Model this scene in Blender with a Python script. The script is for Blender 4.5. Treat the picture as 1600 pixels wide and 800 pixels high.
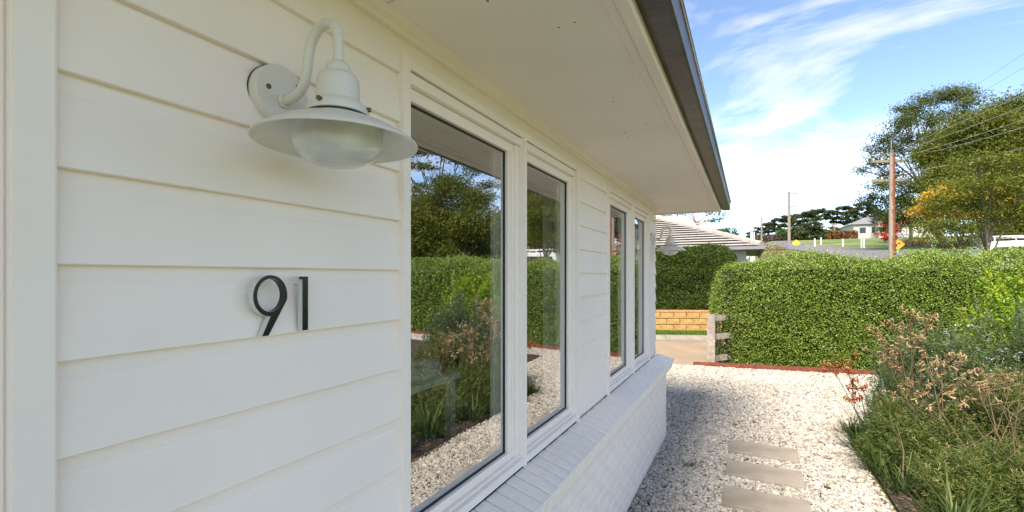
import bpy, bmesh, math, random
import numpy as np
from mathutils import Vector, Matrix, noise as mnoise
R = math.radians
random.seed(7); rng = np.random.default_rng(7)
for o in list(bpy.data.objects): bpy.data.objects.remove(o)
scene = bpy.context.scene
COL = scene.collection

# ------------------------------------------------------------ camera
FPX, VH, PSI = 720.0, 431.0, math.atan(370/720)
CX, CH = 0.95, 1.83                     # camera: 0.95 m off the wall, 1.83 m above the gravel
S_, C_ = math.sin(PSI), math.cos(PSI)
cam = bpy.data.cameras.new('camera'); camo = bpy.data.objects.new('camera', cam); COL.objects.link(camo)
cam.sensor_fit="HORIZONTAL"; cam.sensor_width = 36; cam.lens = 36*FPX/1600; cam.shift_y = (VH-400)/1600
cam.clip_start = 0.02; cam.clip_end = 3000
camo.location = (CX, 0, CH); camo.rotation_euler = (R(90), 0, PSI)
scene.camera = camo
# ------------------------------------------------------------ light
SUN_EL, SUN_AZ = 48.0, (-0.08, -0.997)   # direction the sunlight comes from (horizontal)
sa = Vector((SUN_AZ[0], SUN_AZ[1], 0)).normalized()
sdir = Vector((sa.x*math.cos(R(SUN_EL)), sa.y*math.cos(R(SUN_EL)), math.sin(R(SUN_EL))))
sun = bpy.data.lights.new('sun', 'SUN'); sun.energy = 2.5; sun.angle = R(24); sun.color = (1.0, 0.90, 0.77)
suno = bpy.data.objects.new('sun', sun); COL.objects.link(suno); suno.location = (-20, -10, 30)
suno.rotation_euler = sdir.to_track_quat('Z', 'Y').to_euler()
world = bpy.data.worlds.new('World'); scene.world = world; world.use_nodes = True
wn, wl = world.node_tree.nodes, world.node_tree.links
wn.clear()
def wnode(t, **k):
    n = wn.new(t)
    for a, b in k.items(): setattr(n, a, b)
    return n
w_out = wnode('ShaderNodeOutputWorld'); w_bg = wnode('ShaderNodeBackground'); w_bg.inputs[1].default_value = 0.15
sky = wnode('ShaderNodeTexSky', sky_type='NISHITA', sun_disc=False, sun_elevation=R(SUN_EL),
            sun_rotation=math.atan2(sa.x, sa.y), air_density=0.62, dust_density=0.0, ozone_density=3.0, altitude=600)
tc = wnode('ShaderNodeTexCoord'); sep = wnode('ShaderNodeSeparateXYZ'); wl.new(tc.outputs['Generated'], sep.inputs[0])
zz = wnode('ShaderNodeMath', operation='MAXIMUM'); wl.new(sep.outputs[2], zz.inputs[0]); zz.inputs[1].default_value = 0.0
za = wnode('ShaderNodeMath', operation='ADD'); wl.new(zz.outputs[0], za.inputs[0]); za.inputs[1].default_value = 0.12
dx = wnode('ShaderNodeMath', operation='DIVIDE'); wl.new(sep.outputs[0], dx.inputs[0]); wl.new(za.outputs[0], dx.inputs[1])
dy = wnode('ShaderNodeMath', operation='DIVIDE'); wl.new(sep.outputs[1], dy.inputs[0]); wl.new(za.outputs[0], dy.inputs[1])
cmb = wnode('ShaderNodeCombineXYZ'); wl.new(dx.outputs[0], cmb.inputs[0]); wl.new(dy.outputs[0], cmb.inputs[1])
mp = wnode('ShaderNodeMapping'); wl.new(cmb.outputs[0], mp.inputs[0]); mp.inputs['Rotation'].default_value = (0, 0, R(-40)); mp.inputs['Scale'].default_value = (0.8, 1.5, 1); mp.inputs['Location'].default_value = (20.2, 9.1, 0)
n1 = wnode('ShaderNodeTexNoise'); wl.new(mp.outputs[0], n1.inputs['Vector']); n1.inputs['Scale'].default_value = 1.0; n1.inputs['Detail'].default_value = 11; n1.inputs['Roughness'].default_value = 0.60; n1.inputs['Distortion'].default_value = 0.9
cr = wnode('ShaderNodeValToRGB'); wl.new(n1.outputs['Fac'], cr.inputs[0])
cr.color_ramp.elements[0].position = 0.45; cr.color_ramp.elements[0].color = (0, 0, 0, 1)
cr.color_ramp.elements[1].position = 0.85; cr.color_ramp.elements[1].color = (0.46, 0.46, 0.46, 1)
tint = wnode('ShaderNodeMix', data_type='RGBA', blend_type='MULTIPLY'); tint.inputs[0].default_value = 1.0
wl.new(sky.outputs[0], tint.inputs[6]); tint.inputs[7].default_value = (.76, .69, .60, 1)
wm = wnode('ShaderNodeMix', data_type='RGBA'); wl.new(cr.outputs[0], wm.inputs[0]); wl.new(tint.outputs[2], wm.inputs[6]); wm.inputs[7].default_value = (5.4, 4.4, 3.6, 1)
wl.new(wm.outputs[2], w_bg.inputs[0]); wl.new(w_bg.outputs[0], w_out.inputs[0])
vs = scene.view_settings; vs.view_transform = 'Standard'; vs.look = 'None'; vs.gamma = 1; vs.exposure = 2.14
scene.render.engine = 'CYCLES'
scene.cycles.max_bounces = 10; scene.cycles.diffuse_bounces = 5; scene.cycles.transparent_max_bounces = 12

# ------------------------------------------------------------ pixel -> place helpers
def ray(u, v):
    a = (u-800)/FPX; b = (VH-v)/FPX
    return Vector((C_*a-S_, S_*a+C_, b))
def pxd(u, v, D): return Vector((CX, 0, CH)) + D*ray(u, v)
def mir(u, v, D):                       # seen in the window panes: mirrored in the wall plane
    p = pxd(u, v, D); p.x = -p.x-0.06; return p
def onz(u, v, z=0.0):
    r = ray(u, v); return Vector((CX, 0, CH)) + r*((z-CH)/r.z)
def ony(u, v, y):
    r = ray(u, v); return Vector((CX, 0, CH)) + r*(y/r.y)
def sstep(a, b, t):
    t = min(1, max(0, (t-a)/(b-a))); return t*t*(3-2*t)
def th(x, y):                           # terrain height
    if y < 22: r = 0
    elif y < 60: r = .12*(y-22)
    elif y < 102: r = 4.56+.095*(y-60)
    elif y < 160: r = 8.55+.05*(y-102)
    else: r = 11.45+.012*(min(y, 500)-160)
    return r*(.30+.70*sstep(-3, 5, x))

# ------------------------------------------------------------ materials
def mat(name):
    m = bpy.data.materials.new(name); m.use_nodes = True
    return m, m.node_tree.nodes, m.node_tree.links, m.node_tree.nodes['Principled BSDF']
def N(nodes, t, **k):
    n = nodes.new(t)
    for a, b in k.items(): setattr(n, a, b)
    return n
def ramp(nodes, stops):
    r = nodes.new('ShaderNodeValToRGB'); e = r.color_ramp.elements
    while len(e) > 1: e.remove(e[-1])
    e[0].position, e[0].color = stops[0][0], (*stops[0][1], 1)
    for p, c in stops[1:]:
        q = e.new(p); q.color = (*c, 1)
    return r
def simple(name, c, rough=.6, var=.08, scale=12, bump=0.0, bscale=60, metallic=0, stops=None, spec=None, detail=6):
    m, n, l, b = mat(name)
    t = N(n, 'ShaderNodeTexCoord'); nz = N(n, 'ShaderNodeTexNoise'); l.new(t.outputs['Object'], nz.inputs['Vector'])
    nz.inputs['Scale'].default_value = scale; nz.inputs['Detail'].default_value = detail
    c0 = tuple(max(0, x*(1-var)) for x in c); c1 = tuple(min(1, x*(1+var)) for x in c)
    r = ramp(n, stops or [(.3, c0), (.7, c1)]); l.new(nz.outputs['Fac'], r.inputs[0]); l.new(r.outputs[0], b.inputs['Base Color'])
    b.inputs['Roughness'].default_value = rough; b.inputs['Metallic'].default_value = metallic
    if spec is not None: b.inputs['Specular IOR Level'].default_value = spec
    if bump:
        n2 = N(n, 'ShaderNodeTexNoise'); l.new(t.outputs['Object'], n2.inputs['Vector']); n2.inputs['Scale'].default_value = bscale; n2.inputs['Detail'].default_value = 5
        bp = N(n, 'ShaderNodeBump'); l.new(n2.outputs['Fac'], bp.inputs['Height']); bp.inputs['Strength'].default_value = bump; bp.inputs['Distance'].default_value = .02
        l.new(bp.outputs[0], b.inputs['Normal'])
    return m
def paint(name, c, rough=.5, specks=True, wave=.12):
    """house paint with faint unevenness, grime and fly specks"""
    m, n, l, b = mat(name)
    t = N(n, 'ShaderNodeTexCoord')
    nz = N(n, 'ShaderNodeTexNoise'); l.new(t.outputs['Object'], nz.inputs['Vector']); nz.inputs['Scale'].default_value = 3.2; nz.inputs['Detail'].default_value = 8
    r = ramp(n, [(.25, tuple(x*.93 for x in c)), (.75, c)]); l.new(nz.outputs['Fac'], r.inputs[0])
    src = r.outputs[0]
    if specks:
        vo = N(n, 'ShaderNodeTexVoronoi'); l.new(t.outputs['Object'], vo.inputs['Vector']); vo.inputs['Scale'].default_value = 16
        lt = N(n, 'ShaderNodeMath', operation='LESS_THAN'); l.new(vo.outputs['Distance'], lt.inputs[0]); lt.inputs[1].default_value = .070
        sc = N(n, 'ShaderNodeSeparateColor'); l.new(vo.outputs['Color'], sc.inputs[0])
        g = N(n, 'ShaderNodeMath', operation='GREATER_THAN'); l.new(sc.outputs[0], g.inputs[0]); g.inputs[1].default_value = .66
        mu = N(n, 'ShaderNodeMath', operation='MULTIPLY'); l.new(lt.outputs[0], mu.inputs[0]); l.new(g.outputs[0], mu.inputs[1])
        mx = N(n, 'ShaderNodeMix', data_type='RGBA'); l.new(mu.outputs[0], mx.inputs[0]); l.new(src, mx.inputs[6]); mx.inputs[7].default_value = (.10, .08, .06, 1)
        src = mx.outputs[2]
    l.new(src, b.inputs['Base Color']); b.inputs['Roughness'].default_value = rough
    n2 = N(n, 'ShaderNodeTexNoise'); l.new(t.outputs['Object'], n2.inputs['Vector']); n2.inputs['Scale'].default_value = 45; n2.inputs['Detail'].default_value = 4
    bp = N(n, 'ShaderNodeBump'); l.new(n2.outputs['Fac'], bp.inputs['Height']); bp.inputs['Strength'].default_value = wave; bp.inputs['Distance'].default_value = .003
    l.new(bp.outputs[0], b.inputs['Normal'])
    return m
def leafmat(name, stops, trans=.35, rough=.5, gloss=.25):
    m, n, l, b = mat(name)
    at = N(n, 'ShaderNodeAttribute', attribute_name='tone'); r = ramp(n, stops); l.new(at.outputs['Fac'], r.inputs[0])
    l.new(r.outputs[0], b.inputs['Base Color']); b.inputs['Roughness'].default_value = rough; b.inputs['Specular IOR Level'].default_value = gloss
    tr = N(n, 'ShaderNodeBsdfTranslucent'); l.new(r.outputs[0], tr.inputs[0])
    mx = N(n, 'ShaderNodeMixShader'); mx.inputs[0].default_value = trans
    l.new(b.outputs[0], mx.inputs[1]); l.new(tr.outputs[0], mx.inputs[2]); l.new(mx.outputs[0], n['Material Output'].inputs[0])
    return m
M = {}
M['white'] = paint('white_paint', (.93, .815, .735))
M['soffit'] = paint('soffit_paint', (.93, .835, .77))
M['trim'] = paint('trim_paint', (.93, .82, .74), specks=False)
M['frame'] = simple('window_frame_coating', (.92, .82, .745), rough=.32, var=.02)
M['gasket'] = simple('black_gasket', (.012, .012, .013), rough=.5)
M['lamp'] = paint('lamp_enamel', (.70, .66, .58), rough=.38, specks=False, wave=.05)
M['lamp_in'] = simple('lamp_inner_enamel', (.76, .75, .73), rough=.4, var=.05, scale=25)
M['screw'] = simple('brown_screw', (.16, .10, .05), rough=.4, metallic=.6)
M['black'] = simple('black_gloss', (.008, .009, .010), rough=.18, var=.3, scale=90)
M['silver'] = simple('pale_edge', (.60, .59, .57), rough=.3, var=.03)
M['gutter'] = simple('gutter_coating', (.060, .050, .042), rough=.38, var=.35, scale=9, bump=.12, bscale=30)
M['gutter_lip'] = simple('gutter_lip_glint', (.34, .36, .39), rough=.22, var=.1, metallic=.7)  # pale tone paints the sky's glint onto the dark gutter's lip
M['rooftile'] = simple('dark_roof_tile', (.055, .046, .040), rough=.7, var=.3, scale=6, bump=.3)
M['brick'] = simple('painted_brick', (.92, .82, .735), rough=.6, var=.06, scale=9, bump=.35, bscale=110)
M['sillbrick'] = simple('painted_sill_brick', (.94, .85, .755), rough=.6, var=.07, scale=14, bump=.35, bscale=120)
M['mortar'] = simple('painted_mortar', (.80, .755, .70), rough=.75, var=.06, bump=.4, bscale=150)
M['sealdark'] = simple('dark_sill_gap', (.02, .02, .022), rough=.8)
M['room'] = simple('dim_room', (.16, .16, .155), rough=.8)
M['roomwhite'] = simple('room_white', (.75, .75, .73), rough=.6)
M['paver'] = simple('sandstone_paver', (.46, .40, .33), rough=.8, scale=5, stops=[(.25, (.20, .17, .13)), (.5, (.27, .23, .178)), (.75, (.32, .275, .218))], bump=.25, bscale=140, detail=10)
M['edging'] = simple('red_timber_edging', (.155, .040, .022), rough=.8, var=.35, scale=14, bump=.4, bscale=60)
M['darkedge'] = simple('brown_timber_edging', (.10, .055, .035), rough=.8, var=.35, scale=14, bump=.4, bscale=60)
M['soil'] = simple('gravel_bed_soil', (.07, .058, .045), rough=.95, var=.5, scale=60, bump=.6, bscale=90)
M['mulch'] = simple('bark_mulch_soil', (.045, .032, .022), rough=.95, var=.5, scale=40, bump=.8, bscale=50)
M['drive'] = simple('tan_concrete_drive', (.27, .205, .135), rough=.85, var=.14, scale=1.3, bump=.2, bscale=80, detail=10)
M['kerb'] = simple('kerb_concrete', (.21, .185, .145), rough=.85, var=.15, scale=5, bump=.2)
M['block'] = simple('sandy_block', (.50, .325, .135), rough=.9, stops=[(.2, (.24, .125, .032)), (.5, (.38, .225, .072)), (.8, (.47, .31, .125))], scale=7, bump=.9, bscale=28, detail=10)
M['blockcap'] = simple('sandy_cap', (.36, .19, .08), rough=.9, var=.2, scale=9, bump=.5)
M['asphalt'] = simple('asphalt', (.13, .127, .122), rough=.9, var=.15, scale=3)
M['timber'] = simple('grey_timber', (.27, .225, .185), rough=.9, var=.3, scale=11, bump=.6, bscale=40)
M['bark'] = simple('bark', (.10, .080, .062), rough=.95, var=.4, scale=9, bump=.7, bscale=20)
M['palebark'] = simple('pale_bark', (.27, .22, .175), rough=.9, var=.35, scale=5, bump=.4, bscale=18)
M['twig'] = simple('dry_twig', (.15, .105, .06), rough=.9, var=.3, scale=30)
M['redtwig'] = simple('reddish_twig', (.13, .065, .035), rough=.9, var=.3, scale=30)
M['poleold'] = simple('weathered_pole', (.21, .185, .15), rough=.9, var=.2, scale=4)
M['wire'] = simple('wire', (.30, .30, .31), rough=.5)
M['insul'] = simple('insulator', (.55, .55, .53), rough=.3)
M['steel'] = simple('galvanised_steel', (.45, .46, .46), rough=.4, metallic=.3)
M['yellow'] = simple('sign_yellow', (.80, .72, .02), rough=.5, var=.03)
M['orange'] = simple('sign_orange', (.85, .27, .01), rough=.5, var=.03)
M['signblack'] = simple('sign_black', (.01, .01, .01), rough=.5)
M['farwall'] = simple('pale_house_wall', (.48, .46, .42), rough=.8, var=.05)
M['fargrey'] = simple('grey_roof', (.17, .17, .175), rough=.8, var=.12, scale=3)
M['bluegrey'] = simple('blue_grey_roof', (.075, .085, .11), rough=.7, var=.12, scale=3)
M['farglass'] = simple('dark_window', (.05, .055, .06), rough=.15)
M['nroof'] = simple('pale_concrete_tile', (.50, .44, .38), rough=.85, stops=[(.25, (.25, .225, .20)), (.55, (.33, .30, .275)), (.8, (.38, .36, .33))], scale=5, bump=.3, bscale=30)
M['nridge'] = simple('pink_ridge_cap', (.34, .28, .24), rough=.85, var=.15, scale=6)
M['whitepost'] = simple('white_post', (.78, .77, .74), rough=.7)
M['carpaint'] = simple('car_white', (.75, .76, .78), rough=.25, var=.02)
M['tyre'] = simple('tyre', (.02, .02, .02), rough=.8)
# red/grey weathered pole: one flank stripped to red timber
m, n, l, b = mat('red_timber_pole')
t = N(n, 'ShaderNodeTexCoord'); sp = N(n, 'ShaderNodeSeparateXYZ'); l.new(t.outputs['Object'], sp.inputs[0])
nz = N(n, 'ShaderNodeTexNoise'); l.new(t.outputs['Object'], nz.inputs['Vector']); nz.inputs['Scale'].default_value = 3
ad = N(n, 'ShaderNodeMath', operation='MULTIPLY_ADD'); l.new(nz.outputs['Fac'], ad.inputs[0]); ad.inputs[1].default_value = .25; l.new(sp.outputs[0], ad.inputs[2])
rr = ramp(n, [(.06, (.27, .22, .175)), (.13, (.19, .075, .035)), (.32, (.14, .048, .024))]); l.new(ad.outputs[0], rr.inputs[0]); l.new(rr.outputs[0], b.inputs['Base Color']); b.inputs['Roughness'].default_value = .85
M['redpole'] = m
# glass: half mirror, half see-through
def glassmat(name, refl, tcol):
    m, n, l, b = mat(name)
    g = N(n, 'ShaderNodeBsdfGlossy'); g.inputs['Roughness'].default_value = 0.0; g.inputs['Color'].default_value = (.96, .97, .98, 1)
    tr = N(n, 'ShaderNodeBsdfTransparent'); tr.inputs[0].default_value = (*tcol, 1)
    mx = N(n, 'ShaderNodeMixShader'); mx.inputs[0].default_value = refl
    l.new(tr.outputs[0], mx.inputs[1]); l.new(g.outputs[0], mx.inputs[2]); l.new(mx.outputs[0], n['Material Output'].inputs[0])
    return m
M['glass'] = glassmat('window_glass', .49, (.84, .90, .90))
# lamp diffuser: opal glass
m, n, l, b = mat('opal_glass'); b.inputs['Base Color'].default_value = (.86, .86, .85, 1); b.inputs['Roughness'].default_value = .12
b.inputs['Subsurface Weight'].default_value = .15; b.inputs['Coat Weight'].default_value = .5
tc_ = N(n, 'ShaderNodeTexCoord'); nz = N(n, 'ShaderNodeTexNoise'); l.new(tc_.outputs['Object'], nz.inputs['Vector']); nz.inputs['Scale'].default_value = 14
rr = ramp(n, [(.3, (.52, .51, .50)), (.6, (.68, .68, .68))]); l.new(nz.outputs['Fac'], rr.inputs[0]); l.new(rr.outputs[0], b.inputs['Base Color'])
M['opal'] = m
m, n, l, b = mat('clear_plastic'); b.inputs['Base Color'].default_value = (.65, .75, .8, 1); b.inputs['Roughness'].default_value = .2
M['plastic'] = m
m, n, l, b = mat('blue_plastic'); b.inputs['Base Color'].default_value = (.10, .22, .30, 1); b.inputs['Roughness'].default_value = .25
M['blueplastic'] = m
# ground: grass with dry patches
m, n, l, b = mat('grass_ground')
t = N(n, 'ShaderNodeTexCoord'); n1_ = N(n, 'ShaderNodeTexNoise'); l.new(t.outputs['Object'], n1_.inputs['Vector']); n1_.inputs['Scale'].default_value = .16; n1_.inputs['Detail'].default_value = 8
rr = ramp(n, [(.35, (.075, .14, .02)), (.5, (.12, .17, .03)), (.62, (.24, .20, .05)), (.75, (.16, .17, .04))]); l.new(n1_.outputs['Fac'], rr.inputs[0])
n2_ = N(n, 'ShaderNodeTexNoise'); l.new(t.outputs['Object'], n2_.inputs['Vector']); n2_.inputs['Scale'].default_value = 9; n2_.inputs['Detail'].default_value = 6
mm = N(n, 'ShaderNodeMix', data_type='RGBA', blend_type='MULTIPLY'); mm.inputs[0].default_value = .7; l.new(rr.outputs[0], mm.inputs[6])
r2 = ramp(n, [(.3, (.5, .5, .5)), (.7, (1, 1, 1))]); l.new(n2_.outputs['Fac'], r2.inputs[0]); l.new(r2.outputs[0], mm.inputs[7]); l.new(mm.outputs[2], b.inputs['Base Color']); b.inputs['Roughness'].default_value = .95
M['grass'] = m
# gravel chips: tone per chip
m, n, l, b = mat('gravel_chip')
at = N(n, 'ShaderNodeAttribute', attribute_name='tone', attribute_type='INSTANCER')
rr = ramp(n, [(0, (.05, .037, .025)), (.07, (.125, .092, .063)), (.22, (.235, .20, .155)), (.5, (.36, .325, .27)), (1, (.53, .495, .44))]); l.new(at.outputs['Fac'], rr.inputs[0])
l.new(rr.outputs[0], b.inputs['Base Color']); b.inputs['Roughness'].default_value = .65; M['chip'] = m
# leaves
M['hedge'] = leafmat('hedge_leaf', [(0, (.045, .085, .006)), (.35, (.11, .18, .014)), (.7, (.22, .30, .035)), (1, (.42, .47, .16))], trans=.25, gloss=.4)
M['nhedge'] = leafmat('cypress_leaf', [(0, (0.0262, 0.0475, 0.0065)), (0.5, (0.0654, 0.101, 0.013)), (0.85, (0.1188, 0.1426, 0.0194)), (1, (0.2376, 0.1544, 0.0291))])
M['gum'] = leafmat('gum_leaf', [(0, (0.0406, 0.0606, 0.0139)), (0.5, (0.0812, 0.1046, 0.0209)), (1, (0.1508, 0.1542, 0.0348))])
M['acacia'] = leafmat('acacia_leaf', [(0, (0.0532, 0.0751, 0.0102)), (0.5, (0.1064, 0.1272, 0.014)), (0.85, (0.1728, 0.1734, 0.0191)), (1, (0.2791, 0.185, 0.0254))])
M['yellowleaf'] = leafmat('yellow_leaf', [(0, (0.1875, 0.165, 0.021)), (0.5, (0.4125, 0.285, 0.0262)), (1, (0.75, 0.435, 0.0315))])
M['pine'] = leafmat('pine_leaf', [(0, (0.0228, 0.038, 0.0119)), (0.6, (0.0531, 0.0696, 0.0202)), (1, (0.1076, 0.1076, 0.0322))])
M['darkgreen'] = leafmat('dark_green_leaf', [(0, (0.0257, 0.0644, 0.0109)), (0.6, (0.0644, 0.1287, 0.0182)), (1, (0.1144, 0.2002, 0.0273))])
M['innertwigshade'] = leafmat('inner_twig', [(0, (.012, .010, .006)), (1, (.05, .042, .022))], trans=.1)  # dead twig brown, darkened to paint shade into the hedge's gaps
M['red'] = leafmat('red_leaf', [(0, (.16, .012, .010)), (.6, (.38, .03, .02)), (1, (.50, .12, .05))])
M['rust'] = leafmat('rust_leaf', [(0, (.12, .05, .02)), (.6, (.26, .11, .035)), (1, (.34, .20, .05))])
M['brownbush'] = leafmat('bare_brown_twig', [(0, (.09, .06, .045)), (.6, (.15, .10, .07)), (1, (.20, .16, .10))])
M['westringia'] = leafmat('grey_green_needle', [(0, (0.027, 0.054, 0.018)), (0.45, (0.0855, 0.1305, 0.0405)), (0.8, (0.171, 0.216, 0.09)), (1, (0.306, 0.333, 0.18))])
M['casuarina'] = leafmat('fine_green_needle', [(0, (.028, .05, .012)), (.45, (.085, .125, .025)), (.8, (.16, .20, .05)), (1, (.30, .27, .11))])
M['lime'] = leafmat('lime_leaf', [(0, (0.1022, 0.1803, 0.0131)), (0.5, (0.1923, 0.3004, 0.0197)), (0.9, (0.3245, 0.4207, 0.0328)), (1, (0.4807, 0.3605, 0.0328))])
M['strap'] = leafmat('strap_leaf', [(0, (.022, .048, .008)), (.6, (.055, .095, .016)), (.93, (.12, .15, .03)), (1, (.30, .22, .10))], gloss=.5)
M['drypaw'] = leafmat('dry_brown_flower', [(0, (.22, .14, .07)), (.5, (.42, .29, .14)), (1, (.60, .46, .26))])
M['orangepaw'] = leafmat('orange_flower', [(0, (.22, .06, .02)), (.5, (.44, .13, .04)), (1, (.55, .25, .10))])
M['lilac'] = leafmat('lilac_flower', [(0, (.50, .48, .70)), (1, (.74, .72, .86))])
M['lawnblade'] = leafmat('lawn_blade', [(0, (.05, .12, .012)), (.6, (.09, .20, .02)), (1, (.20, .22, .05))])
M['litter'] = simple('dead_leaf', (.20, .085, .035), rough=.8, var=.4, scale=40)
M['weed'] = leafmat('weed_leaf', [(0, (.05, .11, .02)), (1, (.10, .17, .03))])
M['chips'] = simple('bark_chip', (.11, .07, .045), rough=.9, var=.4, scale=30)

# ------------------------------------------------------------ mesh helpers
def rootloc(p):
    v = Vector((0, 0, 0))
    while p is not None: v = v + p.location; p = p.parent
    return v
def link(name, me, parent=None, loc=None):
    o = bpy.data.objects.new(name, me); COL.objects.link(o)
    if parent is not None: o.parent = parent
    if loc is not None: o.location = Vector(loc)-rootloc(parent)
    return o
def tag(o, label, cat, group=None):
    o['label'] = label; o['category'] = cat
    if group: o['group'] = group
    return o
def struct(o, kind='structure'): o['kind'] = kind; return o
def thing(name, label, cat, loc=(0, 0, 0), group=None):
    o = bpy.data.objects.new(name, None); COL.objects.link(o); o.empty_display_size = .1; o.location = loc
    return tag(o, label, cat, group)
class MB:
    """collects simple solids in world coordinates, then makes one mesh object"""
    def __init__(s): s.v = []; s.f = []; s.mi = []
    def add(s, vs, fs, mi=0):
        k = len(s.v); s.v += [tuple(q) for q in vs]; s.f += [tuple(i+k for i in f) for f in fs]; s.mi += [mi]*len(fs); return s
    def box(s, x0, x1, y0, y1, z0, z1, mi=0):
        vs = [(x, y, z) for z in (z0, z1) for y in (y0, y1) for x in (x0, x1)]
        return s.add(vs, [(0, 2, 3, 1), (4, 5, 7, 6), (0, 1, 5, 4), (2, 6, 7, 3), (0, 4, 6, 2), (1, 3, 7, 5)], mi)
    def prism(s, poly, axis, a0, a1, mi=0):
        """poly: 2-D points in the other two axes (order x,y,z without axis), extruded a0..a1"""
        n = len(poly); vs = []
        for a in (a0, a1):
            for p in poly:
                q = list(p); q.insert(axis, a); vs.append(tuple(q))
        fs = [tuple(range(n))[::-1], tuple(range(n, 2*n))] + [(i, (i+1) % n, n+(i+1) % n, n+i) for i in range(n)]
        return s.add(vs, fs, mi)
    def tube(s, pts, rad, sides=8, cap=True, mi=0):
        pts = [Vector(p) for p in pts]; m = len(pts)
        if not hasattr(rad, '__len__'): rad = [rad]*m
        vs = []; up = None
        for i, p in enumerate(pts):
            d = (pts[min(i+1, m-1)]-pts[max(i-1, 0)]); d = d.normalized() if d.length > 1e-9 else Vector((0, 0, 1))
            if up is None:
                up = Vector((1, 0, 0)) if abs(d.x) < .8 else Vector((0, 1, 0))
            a = d.cross(up)
            if a.length < 1e-5: a = d.orthogonal()
            a.normalize(); bb = a.cross(d).normalized(); up = bb
            for k in range(sides):
                t = 2*math.pi*k/sides; vs.append(p+(a*math.cos(t)+bb*math.sin(t))*rad[i])
        fs = []
        for i in range(m-1):
            for k in range(sides):
                k2 = (k+1) % sides; fs.append((i*sides+k, i*sides+k2, (i+1)*sides+k2, (i+1)*sides+k))
        if cap: fs += [tuple(range(sides)), tuple(range((m-1)*sides, m*sides))[::-1]]
        return s.add(vs, fs, mi)
    def lathe(s, c, prof, sides=48, axis=2, mi=0, close=False):
        """prof: list of (radius, offset along axis)"""
        vs = []; c = Vector(c)
        for r, h in prof:
            for k in range(sides):
                t = 2*math.pi*k/sides
                if axis == 2: vs.append(c+Vector((r*math.cos(t), r*math.sin(t), h)))
                else: vs.append(c+Vector((h, r*math.cos(t), r*math.sin(t))))
        m = len(prof); fs = []
        for i in range(m-1 if not close else m):
            for k in range(sides):
                k2 = (k+1) % sides; j = (i+1) % m; fs.append((i*sides+k, i*sides+k2, j*sides+k2, j*sides+k))
        return s.add(vs, fs, mi)
    def build(s, name, mats, parent=None, smooth=False, bevel=0, autosm=True):
        if not isinstance(mats, (list, tuple)): mats = [mats]
        o0 = rootloc(parent)
        me = bpy.data.meshes.new(name); me.from_pydata([tuple(Vector(v)-o0) for v in s.v], [], s.f)
        for q in mats: me.materials.append(q)
        if len(mats) > 1: me.polygons.foreach_set('material_index', s.mi)
        bm = bmesh.new(); bm.from_mesh(me); bmesh.ops.recalc_face_normals(bm, faces=bm.faces)
        if bevel: bmesh.ops.bevel(bm, geom=bm.edges[:], offset=bevel, segments=2, affect='EDGES', clamp_overlap=True)
        bm.to_mesh(me); bm.free()
        if smooth:
            me.polygons.foreach_set('use_smooth', [True]*len(me.polygons))
            try: me.set_sharp_from_angle(angle=R(35))
            except Exception: pass
        me.update(); return link(name, me, parent)
def np_mesh(name, V, F, material, parent=None, tone=None, smooth=False):
    """V (n,3) world coords, F (m,k) all the same size; tone per face"""
    o0 = np.array(rootloc(parent)); V = np.asarray(V, dtype=np.float32)-o0.astype(np.float32); F = np.asarray(F, dtype=np.int32)
    me = bpy.data.meshes.new(name); k = F.shape[1]
    me.vertices.add(len(V)); me.vertices.foreach_set('co', V.ravel())
    me.loops.add(F.size); me.loops.foreach_set('vertex_index', F.ravel())
    me.polygons.add(len(F)); me.polygons.foreach_set('loop_start', np.arange(0, F.size, k, dtype=np.int32))
    try: me.polygons.foreach_set('loop_total', np.full(len(F), k, dtype=np.int32))
    except Exception: pass
    if smooth: me.polygons.foreach_set('use_smooth', np.ones(len(F), dtype=bool))
    if tone is not None:
        a = me.attributes.new('tone', 'FLOAT', 'FACE'); a.data.foreach_set('value', np.asarray(tone, dtype=np.float32))
    me.materials.append(material); me.update(calc_edges=True); me.validate()
    return link(name, me, parent)
def unit(a): return a/np.maximum(np.linalg.norm(a, axis=1, keepdims=True), 1e-9)
def leaf_geo(P, L, W, bias=None, bw=.6, tdir=None, tw=0.0):
    """rhombic leaves at P (n,3): length L, width W; normals biased to `bias`, long axis to `tdir`"""
    n = len(P); L = np.broadcast_to(L, (n,)).reshape(-1, 1)*rng.uniform(.7, 1.3, (n, 1)); W = np.broadcast_to(W, (n,)).reshape(-1, 1)*rng.uniform(.75, 1.25, (n, 1))
    nr = rng.normal(size=(n, 3)); nr = unit(nr)
    if bias is not None: nr = unit(nr+bw*np.asarray(bias))
    t = rng.normal(size=(n, 3))
    if tdir is not None: t = unit(t)+tw*np.asarray(tdir)
    t = t-nr*np.sum(t*nr, axis=1, keepdims=True); t = unit(t); b = np.cross(nr, t)
    V = np.empty((n, 4, 3)); V[:, 0] = P-t*L/2; V[:, 1] = P+b*W/2-t*L*.05; V[:, 2] = P+t*L/2; V[:, 3] = P-b*W/2-t*L*.05
    return V.reshape(-1, 3), np.arange(4*n).reshape(-1, 4)
def tones(n, a=2.0, b=2.0): return rng.beta(a, b, n)
def leaves(name, P, L, W, material, parent, bias=None, bw=.6, tdir=None, tw=0.0, tone=None):
    V, F = leaf_geo(np.asarray(P), L, W, bias, bw, tdir, tw)
    return np_mesh(name, V, F, material, parent, tones(len(P)) if tone is None else tone)
def sheet(name, poly, z, material, kind='structure', parent=None):
    me = bpy.data.meshes.new(name); me.from_pydata([(x, y, z) for x, y in poly], [], [tuple(range(len(poly)))]); me.materials.append(material)
    o = link(name, me, parent)
    if parent is None: struct(o, kind)
    return o

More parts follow.
